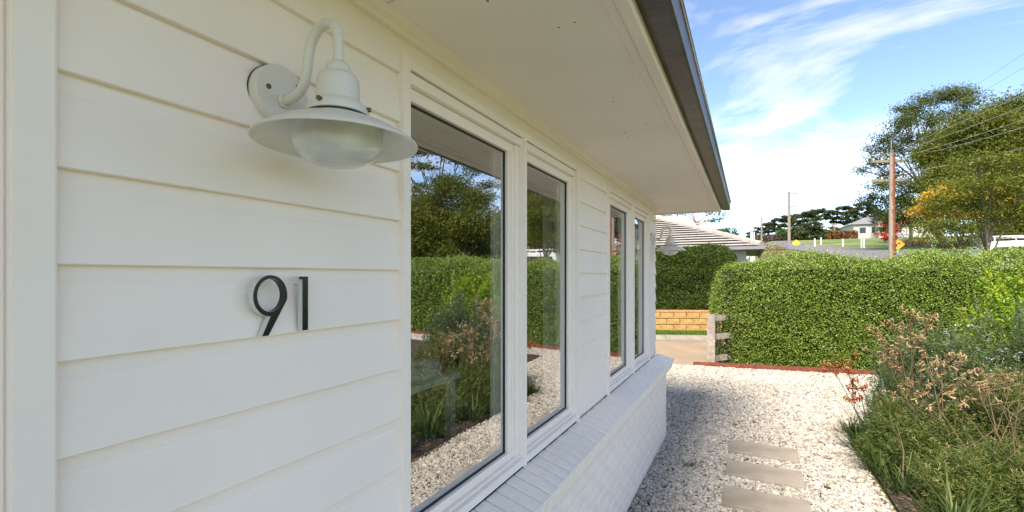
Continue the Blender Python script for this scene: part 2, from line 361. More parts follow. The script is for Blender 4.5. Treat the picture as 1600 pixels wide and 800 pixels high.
# ------------------------------------------------------------ the ground
xs = np.concatenate([np.linspace(-400, -40, 13), np.linspace(-34, 60, 95), np.linspace(70, 500, 18)])
ys = np.concatenate([np.linspace(-300, -20, 8), np.linspace(-14, 130, 145), np.linspace(140, 900, 30)])
def gz(x, y): return th(x, y)-.03
V = np.array([(x, y, gz(x, y)) for y in ys for x in xs]); nx = len(xs)
F = [(j*nx+i, j*nx+i+1, (j+1)*nx+i+1, (j+1)*nx+i) for j in range(len(ys)-1) for i in range(nx-1)]
struct(np_mesh('ground', V, F, M['grass'], smooth=True))
# gravel court
sheet('gravel_base', [(.10, -3), (1.95, -3), (1.95, 6.75), (3.1, 6.95), (3.15, 9.7), (9.6, 10.9), (9.6, 11.75), (2.20, 10.37), (-.05, 9.97), (-2.6, 9.6), (-2.6, 5.4), (.10, 5.4)], -.012, M['soil'])
sheet('garden_soil', [(1.985, 2.6), (9.6, 2.6), (9.6, 10.85), (3.18, 9.65), (3.14, 6.92), (1.985, 6.72)], .004, M['mulch'])
sheet('driveway', [(-16, 7.2), (-.75, 9.8), (.1, 10.1), (.3, 11.2), (2.2, 12.6), (5, 13.2), (9.5, 14), (9.5, 17.5), (.5, 14.1), (-1.36, 13.34), (-16, 8.9+2)], -.004, M['drive'])
# road along the street beyond the hedge
def ribbon(name, pts, w, dz, material):
    V = []; P = [Vector((x, y, 0)) for x, y in pts]; Q = []
    for i in range(len(P)-1):
        for k in range(8): Q.append(P[i].lerp(P[i+1], k/8))
    Q.append(P[-1])
    for i, p in enumerate(Q):
        d = (Q[min(i+1, len(Q)-1)]-Q[max(0, i-1)]).normalized(); nrm = Vector((d.y, -d.x, 0))
        for s in (-1, -.33, .33, 1):
            q = p+nrm*w/2*s; V.append((q.x, q.y, th(q.x, q.y)+dz))
    F = [(i*4+k, i*4+k+1, i*4+k+5, i*4+k+4) for i in range(len(Q)-1) for k in range(3)]
    return struct(np_mesh(name, V, F, material, smooth=True))
ribbon('road', [(14.5, -60), (14.5, 5), (14, 25), (13, 42), (10.6, 56), (7.6, 68), (5.6, 80), (4.0, 100), (3, 140)], 6.4, .035, M['asphalt'])

# ------------------------------------------------------------ the house
house = thing('house', 'white weatherboard house with painted brick base, deep eave and dark gutter', 'house', (0, 2.7, 0))
# -- structural wall with two window openings
w = MB()
W1, W2 = 1.075, 3.345; WW = 1.615; WZ0, WZ1 = .942, 2.494
YE = 5.36
w.box(-.10, 0, .25, W1+.004, 0, 2.75); w.box(-.10, 0, W1+WW-.004, W2+.004, 0, 2.75); w.box(-.10, 0, W2+WW-.004, YE-.004, 0, 2.75)
for a in (W1, W2): w.box(-.10, 0, a+.004, a+WW-.004, 0, WZ0); w.box(-.10, 0, a+.004, a+WW-.004, WZ1, 2.75)
w.build('wall', M['trim'], house)
# porch recess beyond the trim at the near end
r_ = MB(); r_.box(-.30, -.22, -3.5, .25, 0, 2.75); r_.box(-.30, -.10, .17, .25, 0, 2.75); r_.build('porch_wall', M['trim'], house)
# -- interior shell
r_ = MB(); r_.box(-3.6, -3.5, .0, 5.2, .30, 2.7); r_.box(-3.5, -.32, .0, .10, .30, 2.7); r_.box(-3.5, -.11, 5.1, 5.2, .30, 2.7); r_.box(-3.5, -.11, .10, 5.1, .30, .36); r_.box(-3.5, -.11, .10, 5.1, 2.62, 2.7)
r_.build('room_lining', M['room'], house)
# -- outer side walls, closing the house
r_ = MB(); r_.box(-8, -.10, YE-.10, YE-.004, 0, 2.75); r_.box(-8.1, -8, -3.5, YE, 0, 2.75); r_.box(-8, -.3, -3.6, -3.5, 0, 2.75); r_.build('side_wall', M['trim'], house)
# -- weatherboards
PITCH = .148; ZB = 1.699
def bx(dz):
    dz = max(0, min(PITCH, dz))
    if dz < .114: return .0235-.0145*dz/.114
    if dz < .118: return .009-.0015*(dz-.114)/.004
    return .0075
def board(name, y0, y1, zb, z0=None, z1=None, endwall=False):
    z0 = zb if z0 is None else max(z0, zb); z1 = zb+PITCH if z1 is None else min(z1, zb+PITCH)
    if z1-z0 < .004: return
    zs = sorted({z0, z1} | {zb+q for q in (.002, .114, .118) if z0 < zb+q < z1})
    prof = [(bx(z-zb)-(.0025 if abs(z-zb) < 1e-6 else 0), z) for z in zs] + [(-.002, z1), (-.002, z0)]
    m = MB()
    if endwall: m.prism([(YE-.004+x, z) for x, z in prof], 0, y0, y1)     # facing +y
    else: m.prism(prof, 1, y0, y1)
    return m.build('weatherboard', M['white'], house)
k0 = -5
for k in range(k0, 6):
    zb = ZB+k*PITCH
    z1 = min(zb+PITCH, 2.60)
    top = zb > 2.42
    board('weatherboard', .30, W1+.002, zb, .935, z1)
    board('weatherboard', W1+WW-.002, W2+.002, zb, .935, z1)
    board('weatherboard', W2+WW-.002, YE+.006, zb, .935, z1)
    if top:
        for a in (W1, W2): board('weatherboard', a+.002, a+WW-.002, zb, 2.496, z1)
    board('weatherboard', -8, .012, zb, .60, z1, endwall=True)
board('weatherboard', -8, .012, ZB-6*PITCH, .60, None, endwall=True); board('weatherboard', -8, .012, ZB-7*PITCH, .60, None, endwall=True)
m_ = MB(); m_.box(-.22, .033, .252, .302, 0.0, 2.60); m_.build('corner_trim', M['trim'], house, bevel=.003)
m_ = MB(); m_.box(-.20, .018, .205, .252, 0.0, 2.60); m_.build('corner_trim', M['trim'], house, bevel=.003)
# -- eave: moulding, soffit sheets, fascia, gutter, roof
ZS = 2.592; YEND = 5.84
m_ = MB(); m_.prism([(.004, 2.556), (.024, 2.556), (.028, 2.566), (.030, 2.576), (.046, 2.584), (.052, 2.5915), (.004, 2.5915)], 1, .302, YE+.02); m_.build('eave_moulding', M['trim'], house, smooth=False)
ys_ = [-3.5, -1.9, -.46, .985, 2.445, 3.198, 4.66, YEND]
for a, b in zip(ys_[:-1], ys_[1:]):
    m_ = MB(); m_.box(-.02 if b < YE else -.02, .587, a+.0022, b-.0022, ZS, ZS+.008); m_.build('soffit_panel', M['soffit'], house)
m_ = MB(); m_.box(-8, -.0205, YE+.02, YEND, ZS+.001, ZS+.009); m_.build('soffit_panel', M['soffit'], house)
m_ = MB(); m_.box(-8.2, .58, -3.6, YEND-.002, ZS+.012, ZS+.05); m_.build('eave_lining', M['trim'], house)
m_ = MB(); m_.prism([(.587, 2.586), (.592, 2.581), (.618, 2.580), (.622, 2.586), (.622, 2.62), (.587, 2.62)], 1, -3.5, YEND+.012); m_.build('eave_bead', M['trim'], house)
m_ = MB(); m_.prism([(.6225, 2.574), (.63, 2.566), (.662, 2.566), (.668, 2.572), (.668, 2.76), (.6225, 2.76)], 1, -3.5, YEND+.014); m_.build('fascia', M['white'], house)
m_ = MB(); m_.box(-8.2, .622, YEND+.0005, YEND+.022, 2.575, 2.76); m_.build('fascia', M['white'], house)
# gutter: hollow quad profile
gi = [(.6685, 2.600), (.690, 2.588), (.750, 2.588), (.7585, 2.595), (.7605, 2.655), (.762, 2.668), (.762, 2.690), (.750, 2.690), (.750, 2.672), (.7505, 2.655), (.7505, 2.600), (.746, 2.596), (.692, 2.596), (.6715, 2.607), (.6715, 2.72), (.6685, 2.72)]
m_ = MB(); m_.prism(gi, 1, -3.5, YEND+.05); g_ = m_.build('gutter', M['gutter'], house)
m_ = MB(); m_.prism([(.6687, 2.602), (.690, 2.590), (.749, 2.590), (.757, 2.597), (.759, 2.655), (.760, 2.69), (.6687, 2.71)], 1, YEND+.0505, YEND+.054); m_.build('end_cap', M['gutter'], g_)
m_ = MB(); m_.tube([(.7645, -3.5, 2.679), (.7645, YEND+.05, 2.679)], .0070, 10); m_.build('rolled_lip', M['gutter_lip'], g_, smooth=True)
for yy in np.arange(-3.2, 5.8, .9):
    m_ = MB(); m_.lathe((.731, yy, 2.5885), [(.0005, -.004), (.004, -.003), (.005, 0)], 10); m_.build('rivet', M['steel'], g_)
# roof planes + first course of tiles
RX, RP = -4.0, math.tan(R(21))
rz = lambda x: 2.735+(.745-x)*RP
m_ = MB()
ridge_y = YEND-4.6
for (A_) in ([(.70, -3.6, rz(.70)), (.70, YEND, rz(.70)), (RX, ridge_y, rz(RX)), (RX, -3.6, rz(RX))],
             [(.70, YEND, rz(.70)), (-8.7, YEND, rz(.70)), (RX, ridge_y, rz(RX))],
             [(-8.7, YEND, rz(.70)), (-8.7, -3.6, rz(.70)), (RX, -3.6, rz(RX)), (RX, ridge_y, rz(RX))],
             [(.70, -3.6, rz(.70)), (RX, -3.6, rz(RX)), (-8.7, -3.6, rz(.70))]):
    kk = len(A_); lo = [(x, y, z-.03) for x, y, z in A_]
    m_.add(A_+lo, [tuple(range(kk)), tuple(range(kk, 2*kk))[::-1]]+[(i, (i+1) % kk, kk+(i+1) % kk, kk+i) for i in range(kk)])
roof = m_.build('roof', M['rooftile'], house)
tp = []; nseg = 12
for i in range(nseg+1):
    t = i/nseg; tp.append((t*.30, .018*math.sin(t*4*math.pi)+(.012 if t > .93 else 0)))
tm = MB(); vs = []
for (dx_, dz_) in ((.0, 0), (-.42, .42*RP)):
    for (dy_, h) in tp: vs.append((dx_, dy_, dz_+h+.012)); 
    for (dy_, h) in tp: vs.append((dx_, dy_, dz_+h-.006))
n_ = nseg+1; fs = []
for i in range(nseg):
    fs += [(i, i+1, n_+i+1, n_+i), (2*n_+i, 3*n_+i, 3*n_+i+1, 2*n_+i+1), (i, 2*n_+i, 2*n_+i+1, i+1), (n_+i, n_+i+1, 3*n_+i+1, 3*n_+i)]
tm.add(vs, fs); t0 = tm.build('roof_tile', M['rooftile'], None); tme = t0.data; bpy.data.objects.remove(t0)
for i in range(31):
    for row in range(2):
        o = link('roof_tile', tme, roof, (.752-row*.36, -3.48+i*.30+random.uniform(-.004, .004), 2.742+row*.36*RP+random.uniform(-.002, .003)+row*.012))

# -- windows
def window(y0):
    f = MB(); f.box(.0, .034, y0, y0+.035, .943, 2.4965); win = f.build('window', M['trim'], house, bevel=.002)   # left trim carries the rest
    def p(name, mt, *boxes, bevel=.0015):
        q = MB()
        for b_ in boxes: q.box(*b_)
        return q.build(name, mt, win, bevel=bevel)
    p('trim', M['trim'], (0, .0335, y0+WW-.035, y0+WW, .943, 2.4965))
    p('trim', M['trim'], (0, .026, y0+.0352, y0+WW-.0352, 2.466, 2.4955))
    a, b = y0+.0355, y0+WW-.0355
    # outer frame
    p('frame_head', M['frame'], (-.085, .018, a, b, 2.428, 2.462)); p('frame_sill', M['frame'], (-.085, .030, a, b, .958, .992))
    p('frame_sill_step', M['frame'], (-.085, .012, a+.002, b-.002, .9925, 1.004))
    p('frame_jamb', M['frame'], (-.085, .016, a, a+.012, .993, 2.427)); p('frame_jamb', M['frame'], (-.085, .016, b-.016, b, .993, 2.427))
    ym = y0+.835
    p('mullion', M['frame'], (-.085, .004, ym-.038, ym+.002, .993, 2.427)); p('mullion', M['frame'], (-.02, .034, ym+.0025, ym+.026, .950, 2.470))
    # sashes
    for (s0, s1, wl_, wr_, n_) in ((a+.0125, ym-.0385, .022, .052, 0), (ym+.0265, b-.0165, .016, .040, 1)):
        zt, zb_ = 2.4265, 1.0045
        p('sash_rail', M['frame'], (-.07, -.004, s0, s1, 2.386, zt)); p('sash_rail', M['frame'], (-.07, -.004, s0, s1, zb_, 1.038))
        p('sash_stile', M['frame'], (-.07, -.0055, s0, s0+wl_, 1.0385, 2.3855)); p('sash_stile', M['frame'], (-.07, -.0055, s1-wr_, s1, 1.0385, 2.3855))
        p('sash_bead', M['frame'], (-.06, .004, s1-wr_+.018, s1-.006, 1.02, 2.40)) if n_ == 0 else None
        # gasket round the pane, then the double pane
        ga = (s0+wl_, s1-wr_)
        p('gasket', M['gasket'], (-.03, -.0195, ga[1]-.005, ga[1]-.0003, 1.039, 2.385), (-.03, -.0195, ga[0]+.0003, ga[0]+.004, 1.039, 2.385), (-.03, -.020, ga[0]+.001, ga[1]-.001, 1.0387, 1.0435), (-.03, -.020, ga[0]+.001, ga[1]-.001, 2.380, 2.3853), bevel=0)
        q = MB(); q.add([(-.024, ga[0]+.003, 1.042), (-.024, ga[1]-.003, 1.042), (-.024, ga[1]-.003, 2.382), (-.024, ga[0]+.003, 2.382)], [(0, 1, 2, 3)]); q.build('pane', M['glass'], win)
        # inner reveal of the sash
        p('inner_bead', M['frame'], (-.085, -.0705, s0, s0+wl_+.01, 1.0, 2.42), (-.085, -.0705, s1-wr_-.02, s1, 1.0, 2.42), bevel=0)
    p('sill_gap', M['sealdark'], (-.02, .022, y0+.036, y0+WW-.036, .938, .9575), bevel=0)
    # plaster reveals and blind box inside
    p('reveal', M['roomwhite'], (-.20, -.0855, y0, y0+.03, .98, 2.46), (-.20, -.0855, y0+WW-.03, y0+WW, .98, 2.46), (-.20, -.0855, y0+.03, y0+WW-.03, .95, .98), (-.20, -.0855, y0+.03, y0+WW-.03, 2.43, 2.46), bevel=0)
    return win
window(W1); window(W2)

# -- brick base
YB = 5.445; XB = .118
m_ = MB(); m_.box(-.09, XB-.004, -3.5, YB-.004, -.12, .80); m_.prism([(-.02, .80), (.112, .80), (.112, .845), (-.02, .885)], 1, -3.5, YB-.004)
m_.box(-.7, -.0905, YE+.002, YB-.004, -.12, .80)
base = m_.build('brick_base', M['mortar'], house)
def pmesh(name, x, y, z, material, bevel, seed=0, jit=0.0):
    m = MB(); m.box(-x/2, x/2, -y/2, y/2, -z/2, z/2)
    bm = bmesh.new(); me = bpy.data.meshes.new(name); me.from_pydata(m.v, [], m.f); bm.from_mesh(me)
    bmesh.ops.recalc_face_normals(bm, faces=bm.faces)
    if bevel: bmesh.ops.bevel(bm, geom=bm.edges[:], offset=bevel, segments=1, affect='EDGES')
    rr_ = random.Random(seed)
    for v in bm.verts: v.co += Vector((rr_.uniform(-jit, jit), rr_.uniform(-jit, jit), rr_.uniform(-jit, jit)))
    bm.to_mesh(me); bm.free(); me.materials.append(material); return me
bricks = [pmesh('brick', .05, .232, .077, M['brick'], .0035, s, .0009) for s in range(4)]
half = pmesh('brick', .05, .112, .077, M['brick'], .0035, 9, .0009)
retn = pmesh('brick', .110, .05, .077, M['brick'], .0035, 11, .0009)
for r in range(9):
    z = .748-r*.086
    y = YB
    if r % 2: link('brick', half, base, (XB-.025, y-.056, z)); y -= .12
    while y > .1:
        link('brick', random.choice(bricks), base, (XB-.025+random.uniform(-.0007, .0009), y-.116, z+random.uniform(-.0008, .0008))); y -= .240
    for i in range(4): link('brick', retn, base, (XB-.110-i*.118-(0 if r % 2 else .055), YB-.0245, z))
sl = math.atan(.28)
sills = [pmesh('sill_brick', .190, .0765, .100, M['sillbrick'], .003, 20+s, .0010) for s in range(4)]
y = YB-.038+.012
while y > .1:
    o = link('sill_brick', random.choice(sills), base, (.099+random.uniform(-.001, .001), y, .872+random.uniform(-.0012, .0012))); o.rotation_euler = (0, sl, random.uniform(-.004, .004)); y -= .0845
m_ = MB(); m_.prism([(-.01, .80), (.112, .80), (.182, .858), (.1865, .871), (.01, .9215), (-.01, .9215)], 1, .1, YB+.004); m_.build('sill_mortar', M['mortar'], base)

# ------------------------------------------------------------ wall lamps
def wall_lamp(y, label):
    t = thing('wall_lamp', label, 'lamp', (0, y, 2.10), 'gooseneck wall lamps')
    X = .207
    m = MB(); m.lathe((0, y, 2.228), [(.0, .010), (.064, .010), (.066, .012), (.066, .0125), (.066, .016)], 48, axis=0); m.build('gasket', M['gasket'], t)
    m = MB(); m.lathe((0, y, 2.228), [(.0645, .015), (.0645, .036), (.062, .040), (.0, .040)], 56, axis=0); pl = m.build('back_plate', M['lamp'], t, smooth=True)
    for dy_, dz_ in ((-.036, .006), (.026, -.030), (.036, .03)):
        m = MB(); m.lathe((.040, y+dy_, 2.228+dz_), [(.0055, -.001), (.0055, .002), (.003, .0032), (.0, .0033)], 14, axis=0); m.build('screw', M['screw'], pl, smooth=True)
    # arm: out of the plate, up, over, and down
    ctl = [(.038, 2.214), (.060, 2.215), (.082, 2.220), (.099, 2.231), (.110, 2.250), (.116, 2.275), (.121, 2.300), (.130, 2.325), (.147, 2.344), (.168, 2.352), (.189, 2.346), (.203, 2.330), (.207, 2.308), (.207, 2.258)]
    pts = []
    for i in range(len(ctl)-1):
        p0, p1, p2, p3 = [Vector((*ctl[max(0, min(len(ctl)-1, i+q))], 0)) for q in (-1, 0, 1, 2)]
        for k in range(4):
            s = k/4; q = .5*((2*p1)+(p2-p0)*s+(2*p0-5*p1+4*p2-p3)*s*s+(3*p1-p0-3*p2+p3)*s**3); pts.append((q.x, y, q.y))
    pts.append((ctl[-1][0], y, ctl[-1][1]))
    m = MB(); m.tube(pts, .0105, 18); m.build('arm', M['lamp'], t, smooth=True)
    m = MB(); m.lathe((0, y, 2.214), [(.0108, .039), (.0155, .041), (.0155, .046), (.0108, .048)], 28, axis=0); m.build('collar', M['lamp'], t, smooth=True)
    # cup with shoulder, flange
    m = MB(); m.lathe((X, y, 0), [(.0105, 2.266), (.016, 2.264), (.023, 2.257), (.0255, 2.248), (.0265, 2.242), (.036, 2.236), (.0405, 2.229), (.042, 2.218), (.0425, 2.188), (.044, 2.183), (.052, 2.178), (.058, 2.172), (.0605, 2.164), (.0605, 2.156), (.057, 2.1555), (.05, 2.160)], 64)
    cup = m.build('cup', M['lamp'], t, smooth=True)
    for a_ in (-75, 30, 150):
        ca, sa_ = math.cos(R(a_)), math.sin(R(a_)); m = MB(); m.tube([(X+ca*.058, y+sa_*.058, 2.1685), (X+ca*.0655, y+sa_*.0655, 2.1685)], .0048, 12); m.build('screw', M['screw'], cup, smooth=True)
    m = MB(); m.lathe((X, y, 0), [(.0575, 2.157), (.0565, 2.152), (.0545, 2.146)], 48); m.build('seal', M['gasket'], t, smooth=True)
    # dish shade: outside and inside skins
    m = MB(); m.lathe((X, y, 0), [(.0545, 2.153), (.060, 2.150), (.080, 2.143), (.110, 2.131), (.136, 2.117), (.154, 2.105), (.1585, 2.100), (.1592, 2.0975), (.1575, 2.0962)], 96); sh = m.build('shade', M['lamp'], t, smooth=True)
    m = MB(); m.lathe((X, y, 0), [(.1575, 2.0962), (.153, 2.1015), (.135, 2.113), (.110, 2.126), (.082, 2.138), (.05, 2.148)], 96); m.build('inner_shade', M['lamp_in'], sh, smooth=True)
    # opal bowl
    prof = [(.0885, 2.134), (.0895, 2.120), (.0890, 2.108)]
    for i in range(1, 15):
        a_ = i/14*math.pi/2; prof.append((.0890*math.cos(a_)**.9 if i < 14 else .0004, 2.106-.056*math.sin(a_)))
    m = MB(); m.lathe((X, y, 0), prof, 72); m.build('diffuser', M['opal'], t, smooth=True)
    return t
wall_lamp(.672, 'large white gooseneck wall lamp with dish shade above the house number')
wall_lamp(5.13, 'white gooseneck wall lamp at the far corner of the house')

# ------------------------------------------------------------ house number
def digit(name, label, outer, inner, x0=.026, x1=.042):
    """outer/inner: (y,z) contours; black face, pale outer edge"""
    bm = bmesh.new(); n = len(outer)
    def ring(pts, x): return [bm.verts.new((x, *p)) for p in pts]
    of, ob = ring(outer, x1), ring(outer, x0)
    for i in range(n):
        f = bm.faces.new((of[i], of[(i+1) % n], ob[(i+1) % n], ob[i])); f.material_index = 1
    if inner:
        k = len(inner); jf, jb = ring(inner, x1), ring(inner, x0)
        for i in range(k): f = bm.faces.new((jf[(i+1) % k], jf[i], jb[i], jb[(i+1) % k])); f.material_index = 0
        for a, b in ((of, jf), (ob, jb)):
            es = [bm.edges.get((a[i], a[(i+1) % n])) for i in range(n)]+[bm.edges.get((b[i], b[(i+1) % k])) for i in range(k)]
            r = bmesh.ops.triangle_fill(bm, edges=es, use_beauty=True)
    else:
        bm.faces.new(of); bm.faces.new(ob[::-1])
    bmesh.ops.recalc_face_normals(bm, faces=bm.faces)
    me = bpy.data.meshes.new(name); bm.to_mesh(me); bm.free(); me.materials.append(M['black']); me.materials.append(M['silver'])
    c = Vector((0, outer[0][0], min(p[1] for p in outer)))
    me.transform(Matrix.Translation(-c)); o = link(name, me, None, c); return tag(o, label, 'house number')
def digit9():
    # in the wall plane, +y is to the viewer's right
    yc, zc, ro, ri = .640, 1.7875, .0440, .0358
    out = []
    # ring from the tail's outer tangent all the way round to the tail's inner side
    for i in range(0, 57):
        a = R(-14+i*(360-68)/56*1.0); out.append((yc+ro*.90*math.cos(a), zc+ro*math.sin(a)))
    out += [(.6395, 1.7440), (.6200, 1.7030), (.6350, 1.7030)]
    inn = [(yc+.0008+ri*.88*math.cos(R(i*7.5)), zc+.001+ri*math.sin(R(i*7.5))) for i in range(48)]
    return out, inn
o9, i9 = digit9()
n9 = digit('house_number', 'black round bowled numeral nine mounted on the white weatherboard', o9, i9)
n1 = digit('house_number', 'black straight upright numeral one mounted on the white weatherboard', [(.7180, 1.7050), (.7335, 1.7050), (.7335, 1.8285), (.7095, 1.8285), (.7095, 1.8220), (.7180, 1.8220)], None)
for o, pts in ((n9, [(.628, 1.715), (.640, 1.826), (.604, 1.79)]), (n1, [(.725, 1.72), (.725, 1.81)])):
    m_ = MB()
    for (yy, zz_) in pts: m_.tube([(.004, yy, zz_), (.0245, yy, zz_)], .003, 10)
    m_.build('stand_off', M['silver'], o, smooth=True)

# ------------------------------------------------------------ things in the room behind the glass
t = thing('side_table', 'white table edge inside the room behind the left pane', 'table', (-1.0, 2.1, .36))
m_ = MB(); m_.box(-1.35, -.72, 1.5, 2.52, 1.165, 1.205); m_.build('table_top', M['roomwhite'], t, bevel=.004)
for xx in (-1.30, -.77):
    for yy in (1.55, 2.47): m_ = MB(); m_.box(xx-.025, xx+.025, yy-.025, yy+.025, .36, 1.165); m_.build('leg', M['roomwhite'], t)
def crumple(name, label, c, r, material, seed, lift=1.0):
    bm = bmesh.new(); bmesh.ops.create_icosphere(bm, subdivisions=4, radius=1)
    for v in bm.verts:
        p = v.co.copy(); k = 1+.35*mnoise.noise(p*2.1+Vector((seed, 0, 0)))+.16*abs(mnoise.noise(p*6+Vector((0, seed, 0)))); z = p.z*k*r[2]
        v.co = Vector((p.x*k*r[0], p.y*k*r[1], max(z, -r[2]*.45)))
    zmin = min(v.co.z for v in bm.verts)
    for v in bm.verts: v.co.z -= zmin
    me = bpy.data.meshes.new(name); bm.to_mesh(me); bm.free(); me.materials.append(material)
    o = link(name, me, None, c); return tag(o, label, 'plastic bag')
crumple('plastic_bundle', 'crumpled clear plastic bundle on the white table inside', (-.87, 2.27, 1.2045), (.10, .17, .07), M['plastic'], 3)
crumple('plastic_bag', 'blue crumpled plastic bag on the floor inside the window', (-1.15, 2.62, .3595), (.28, .30, .22), M['blueplastic'], 8)

# ------------------------------------------------------------ paving stones
def slab(name, x0, x1, y0, y1, z0, z1, label, rot=0, chip=0):
    c = Vector(((x0+x1)/2, (y0+y1)/2, z0)); me = pmesh(name, x1-x0, y1-y0, z1-z0, M['paver'], .006, int(y0*100), .003)
    me.transform(Matrix.Translation((0, 0, (z1-z0)/2))); o = link(name, me, None, c); o.rotation_euler = (0, 0, rot)
    return tag(o, label, 'paving stone', 'stepping stones in the gravel')
PAV = [(.757, 1.392, 5.245, 5.605), (.757, 1.385, 4.625, 4.985), (.757, 1.382, 4.005, 4.355), (.757, 1.385, 3.385, 3.735)]
for (a, b_, c, d_), lb in zip(PAV, ('sandstone paver in the white gravel, the far end of the stepping row', 'sandstone paver in the white gravel with a faint rusty stain, next to the far one', 'sandstone paver in the white gravel, third from the far end of the row', 'sandstone paver in the white gravel, fourth from the far end of the row')):
    slab('paving_stone', a, b_, c, d_, -.015, .034, lb, random.uniform(-.008, .008))

# ------------------------------------------------------------ gravel chips (one mass of stones)
def inside(px_, py_, poly):
    c = np.zeros(len(px_), bool); j = len(poly)-1
    for i in range(len(poly)):
        xi, yi = poly[i]; xj, yj = poly[j]
        c ^= ((yi > py_) != (yj > py_)) & (px_ < (xj-xi)*(py_-yi)/(yj-yi+1e-12)+xi); j = i
    return c
GP = [(.118, 1.6), (1.95, 1.6), (1.95, 6.75), (3.1, 6.95), (3.15, 9.7), (8.5, 10.7), (8.5, 11.55), (2.20, 10.37), (-.05, 9.97), (-1.6, 9.72), (-1.6, 5.46), (.118, 5.46)]
def scatter(dens, x0, x1, y0, y1):
    n = int(dens*(x1-x0)*(y1-y0)); x = rng.uniform(x0, x1, n); y = rng.uniform(y0, y1, n); k = inside(x, y, GP)
    for (a, b_, c, d_) in PAV: k &= ~((x > a+.004) & (x < b_-.004) & (y > c+.004) & (y < d_-.004))
    return np.stack([x[k], y[k]], 1)
near = scatter(5200, -.2, 2.0, 2.4, 7.6); mid = scatter(3800, -1.7, 4.2, 7.6, 11.6); far_ = scatter(1300, 4.2, 8.5, 9.5, 11.6); bk = scatter(1800, .1, 2.0, 1.6, 2.4); md2 = scatter(3800, 2.0, 3.2, 6.7, 7.6)
pts = np.concatenate([near, mid, far_, bk, md2]); npt = len(pts)
base_s = np.concatenate([np.full(len(near), .0104), np.full(len(mid), .0122), np.full(len(far_), .019), np.full(len(bk), .016), np.full(len(md2), .0122)])
lump = np.array([mnoise.noise(Vector((x*1.3, y*1.3, 0)))*.010 for x, y in pts])
edge_lift = np.array([.010 if x < .19 else 0 for x, y in pts])
P3 = np.column_stack([pts, rng.uniform(-.004, .012, npt)+lump+edge_lift])
me = bpy.data.meshes.new('gravel'); me.vertices.add(npt); me.vertices.foreach_set('co', P3.astype(np.float32).ravel())
def vattr(nm, ty, arr, field):
    a = me.attributes.new(nm, ty, 'POINT'); a.data.foreach_set(field, np.asarray(arr, dtype=np.float32).ravel())
vattr('rot', 'FLOAT_VECTOR', np.column_stack([rng.uniform(-.7, .7, npt), rng.uniform(-.7, .7, npt), rng.uniform(0, 6.28, npt)]), 'vector')
vattr('scl', 'FLOAT_VECTOR', (base_s*rng.lognormal(0, .28, npt))[:, None]*np.column_stack([rng.uniform(.9, 1.6, npt), rng.uniform(.7, 1.1, npt), rng.uniform(.45, .85, npt)]), 'vector')
tn_n = np.array([mnoise.noise(Vector((x*.9, y*.9, 4.0))) for x, y in pts])
vattr('tone', 'FLOAT', np.clip(rng.beta(2.2, 1.5, npt)+.12*tn_n, 0, 1), 'value')
gob = struct(link('gravel', me), 'stuff')
ng = bpy.data.node_groups.new('gravel_nodes', 'GeometryNodeTree')
ng.interface.new_socket('Geometry', in_out='INPUT', socket_type='NodeSocketGeometry'); ng.interface.new_socket('Geometry', in_out='OUTPUT', socket_type='NodeSocketGeometry')
gn, gl = ng.nodes, ng.links
gi_ = gn.new('NodeGroupInput'); go_ = gn.new('NodeGroupOutput'); jn = gn.new('GeometryNodeJoinGeometry')
for s in range(5):
    ic = gn.new('GeometryNodeMeshIcoSphere'); ic.inputs['Radius'].default_value = 1; ic.inputs['Subdivisions'].default_value = 2 if s < 3 else 1
    ps = gn.new('GeometryNodeInputPosition'); nz = gn.new('ShaderNodeTexNoise'); nz.noise_dimensions = '4D'; nz.inputs['W'].default_value = s*7.3+1; nz.inputs['Scale'].default_value = 1.1; nz.inputs['Detail'].default_value = 1
    gl.new(ps.outputs[0], nz.inputs['Vector'])
    sb = gn.new('ShaderNodeVectorMath'); sb.operation = 'SUBTRACT'; gl.new(nz.outputs['Color'], sb.inputs[0]); sb.inputs[1].default_value = (.5, .5, .5)
    sc = gn.new('ShaderNodeVectorMath'); sc.operation = 'SCALE'; gl.new(sb.outputs[0], sc.inputs[0]); sc.inputs['Scale'].default_value = 2.2
    sp_ = gn.new('GeometryNodeSetPosition'); gl.new(ic.outputs['Mesh'], sp_.inputs['Geometry']); gl.new(sc.outputs[0], sp_.inputs['Offset'])
    ss = gn.new('GeometryNodeSetShadeSmooth'); ss.inputs['Shade Smooth'].default_value = False; gl.new(sp_.outputs[0], ss.inputs[0])
    sm = gn.new('GeometryNodeSetMaterial'); sm.inputs['Material'].default_value = M['chip']; gl.new(ss.outputs[0], sm.inputs[0])
    g2 = gn.new('GeometryNodeGeometryToInstance'); gl.new(sm.outputs[0], g2.inputs[0]); gl.new(g2.outputs[0], jn.inputs[0])
ip = gn.new('GeometryNodeInstanceOnPoints'); mp_ = gn.new('GeometryNodeMeshToPoints'); gl.new(gi_.outputs[0], mp_.inputs[0])
gl.new(mp_.outputs[0], ip.inputs['Points']); gl.new(jn.outputs[0], ip.inputs['Instance']); ip.inputs['Pick Instance'].default_value = True
ra = gn.new('GeometryNodeInputNamedAttribute'); ra.data_type = 'FLOAT_VECTOR'; ra.inputs[0].default_value = 'rot'
er = gn.new('FunctionNodeEulerToRotation'); gl.new(ra.outputs[0], er.inputs[0]); gl.new(er.outputs[0], ip.inputs['Rotation'])
rs = gn.new('GeometryNodeInputNamedAttribute'); rs.data_type = 'FLOAT_VECTOR'; rs.inputs[0].default_value = 'scl'; gl.new(rs.outputs[0], ip.inputs['Scale'])
gl.new(ip.outputs[0], go_.inputs[0])
md = gob.modifiers.new('chips', 'NODES'); md.node_group = ng

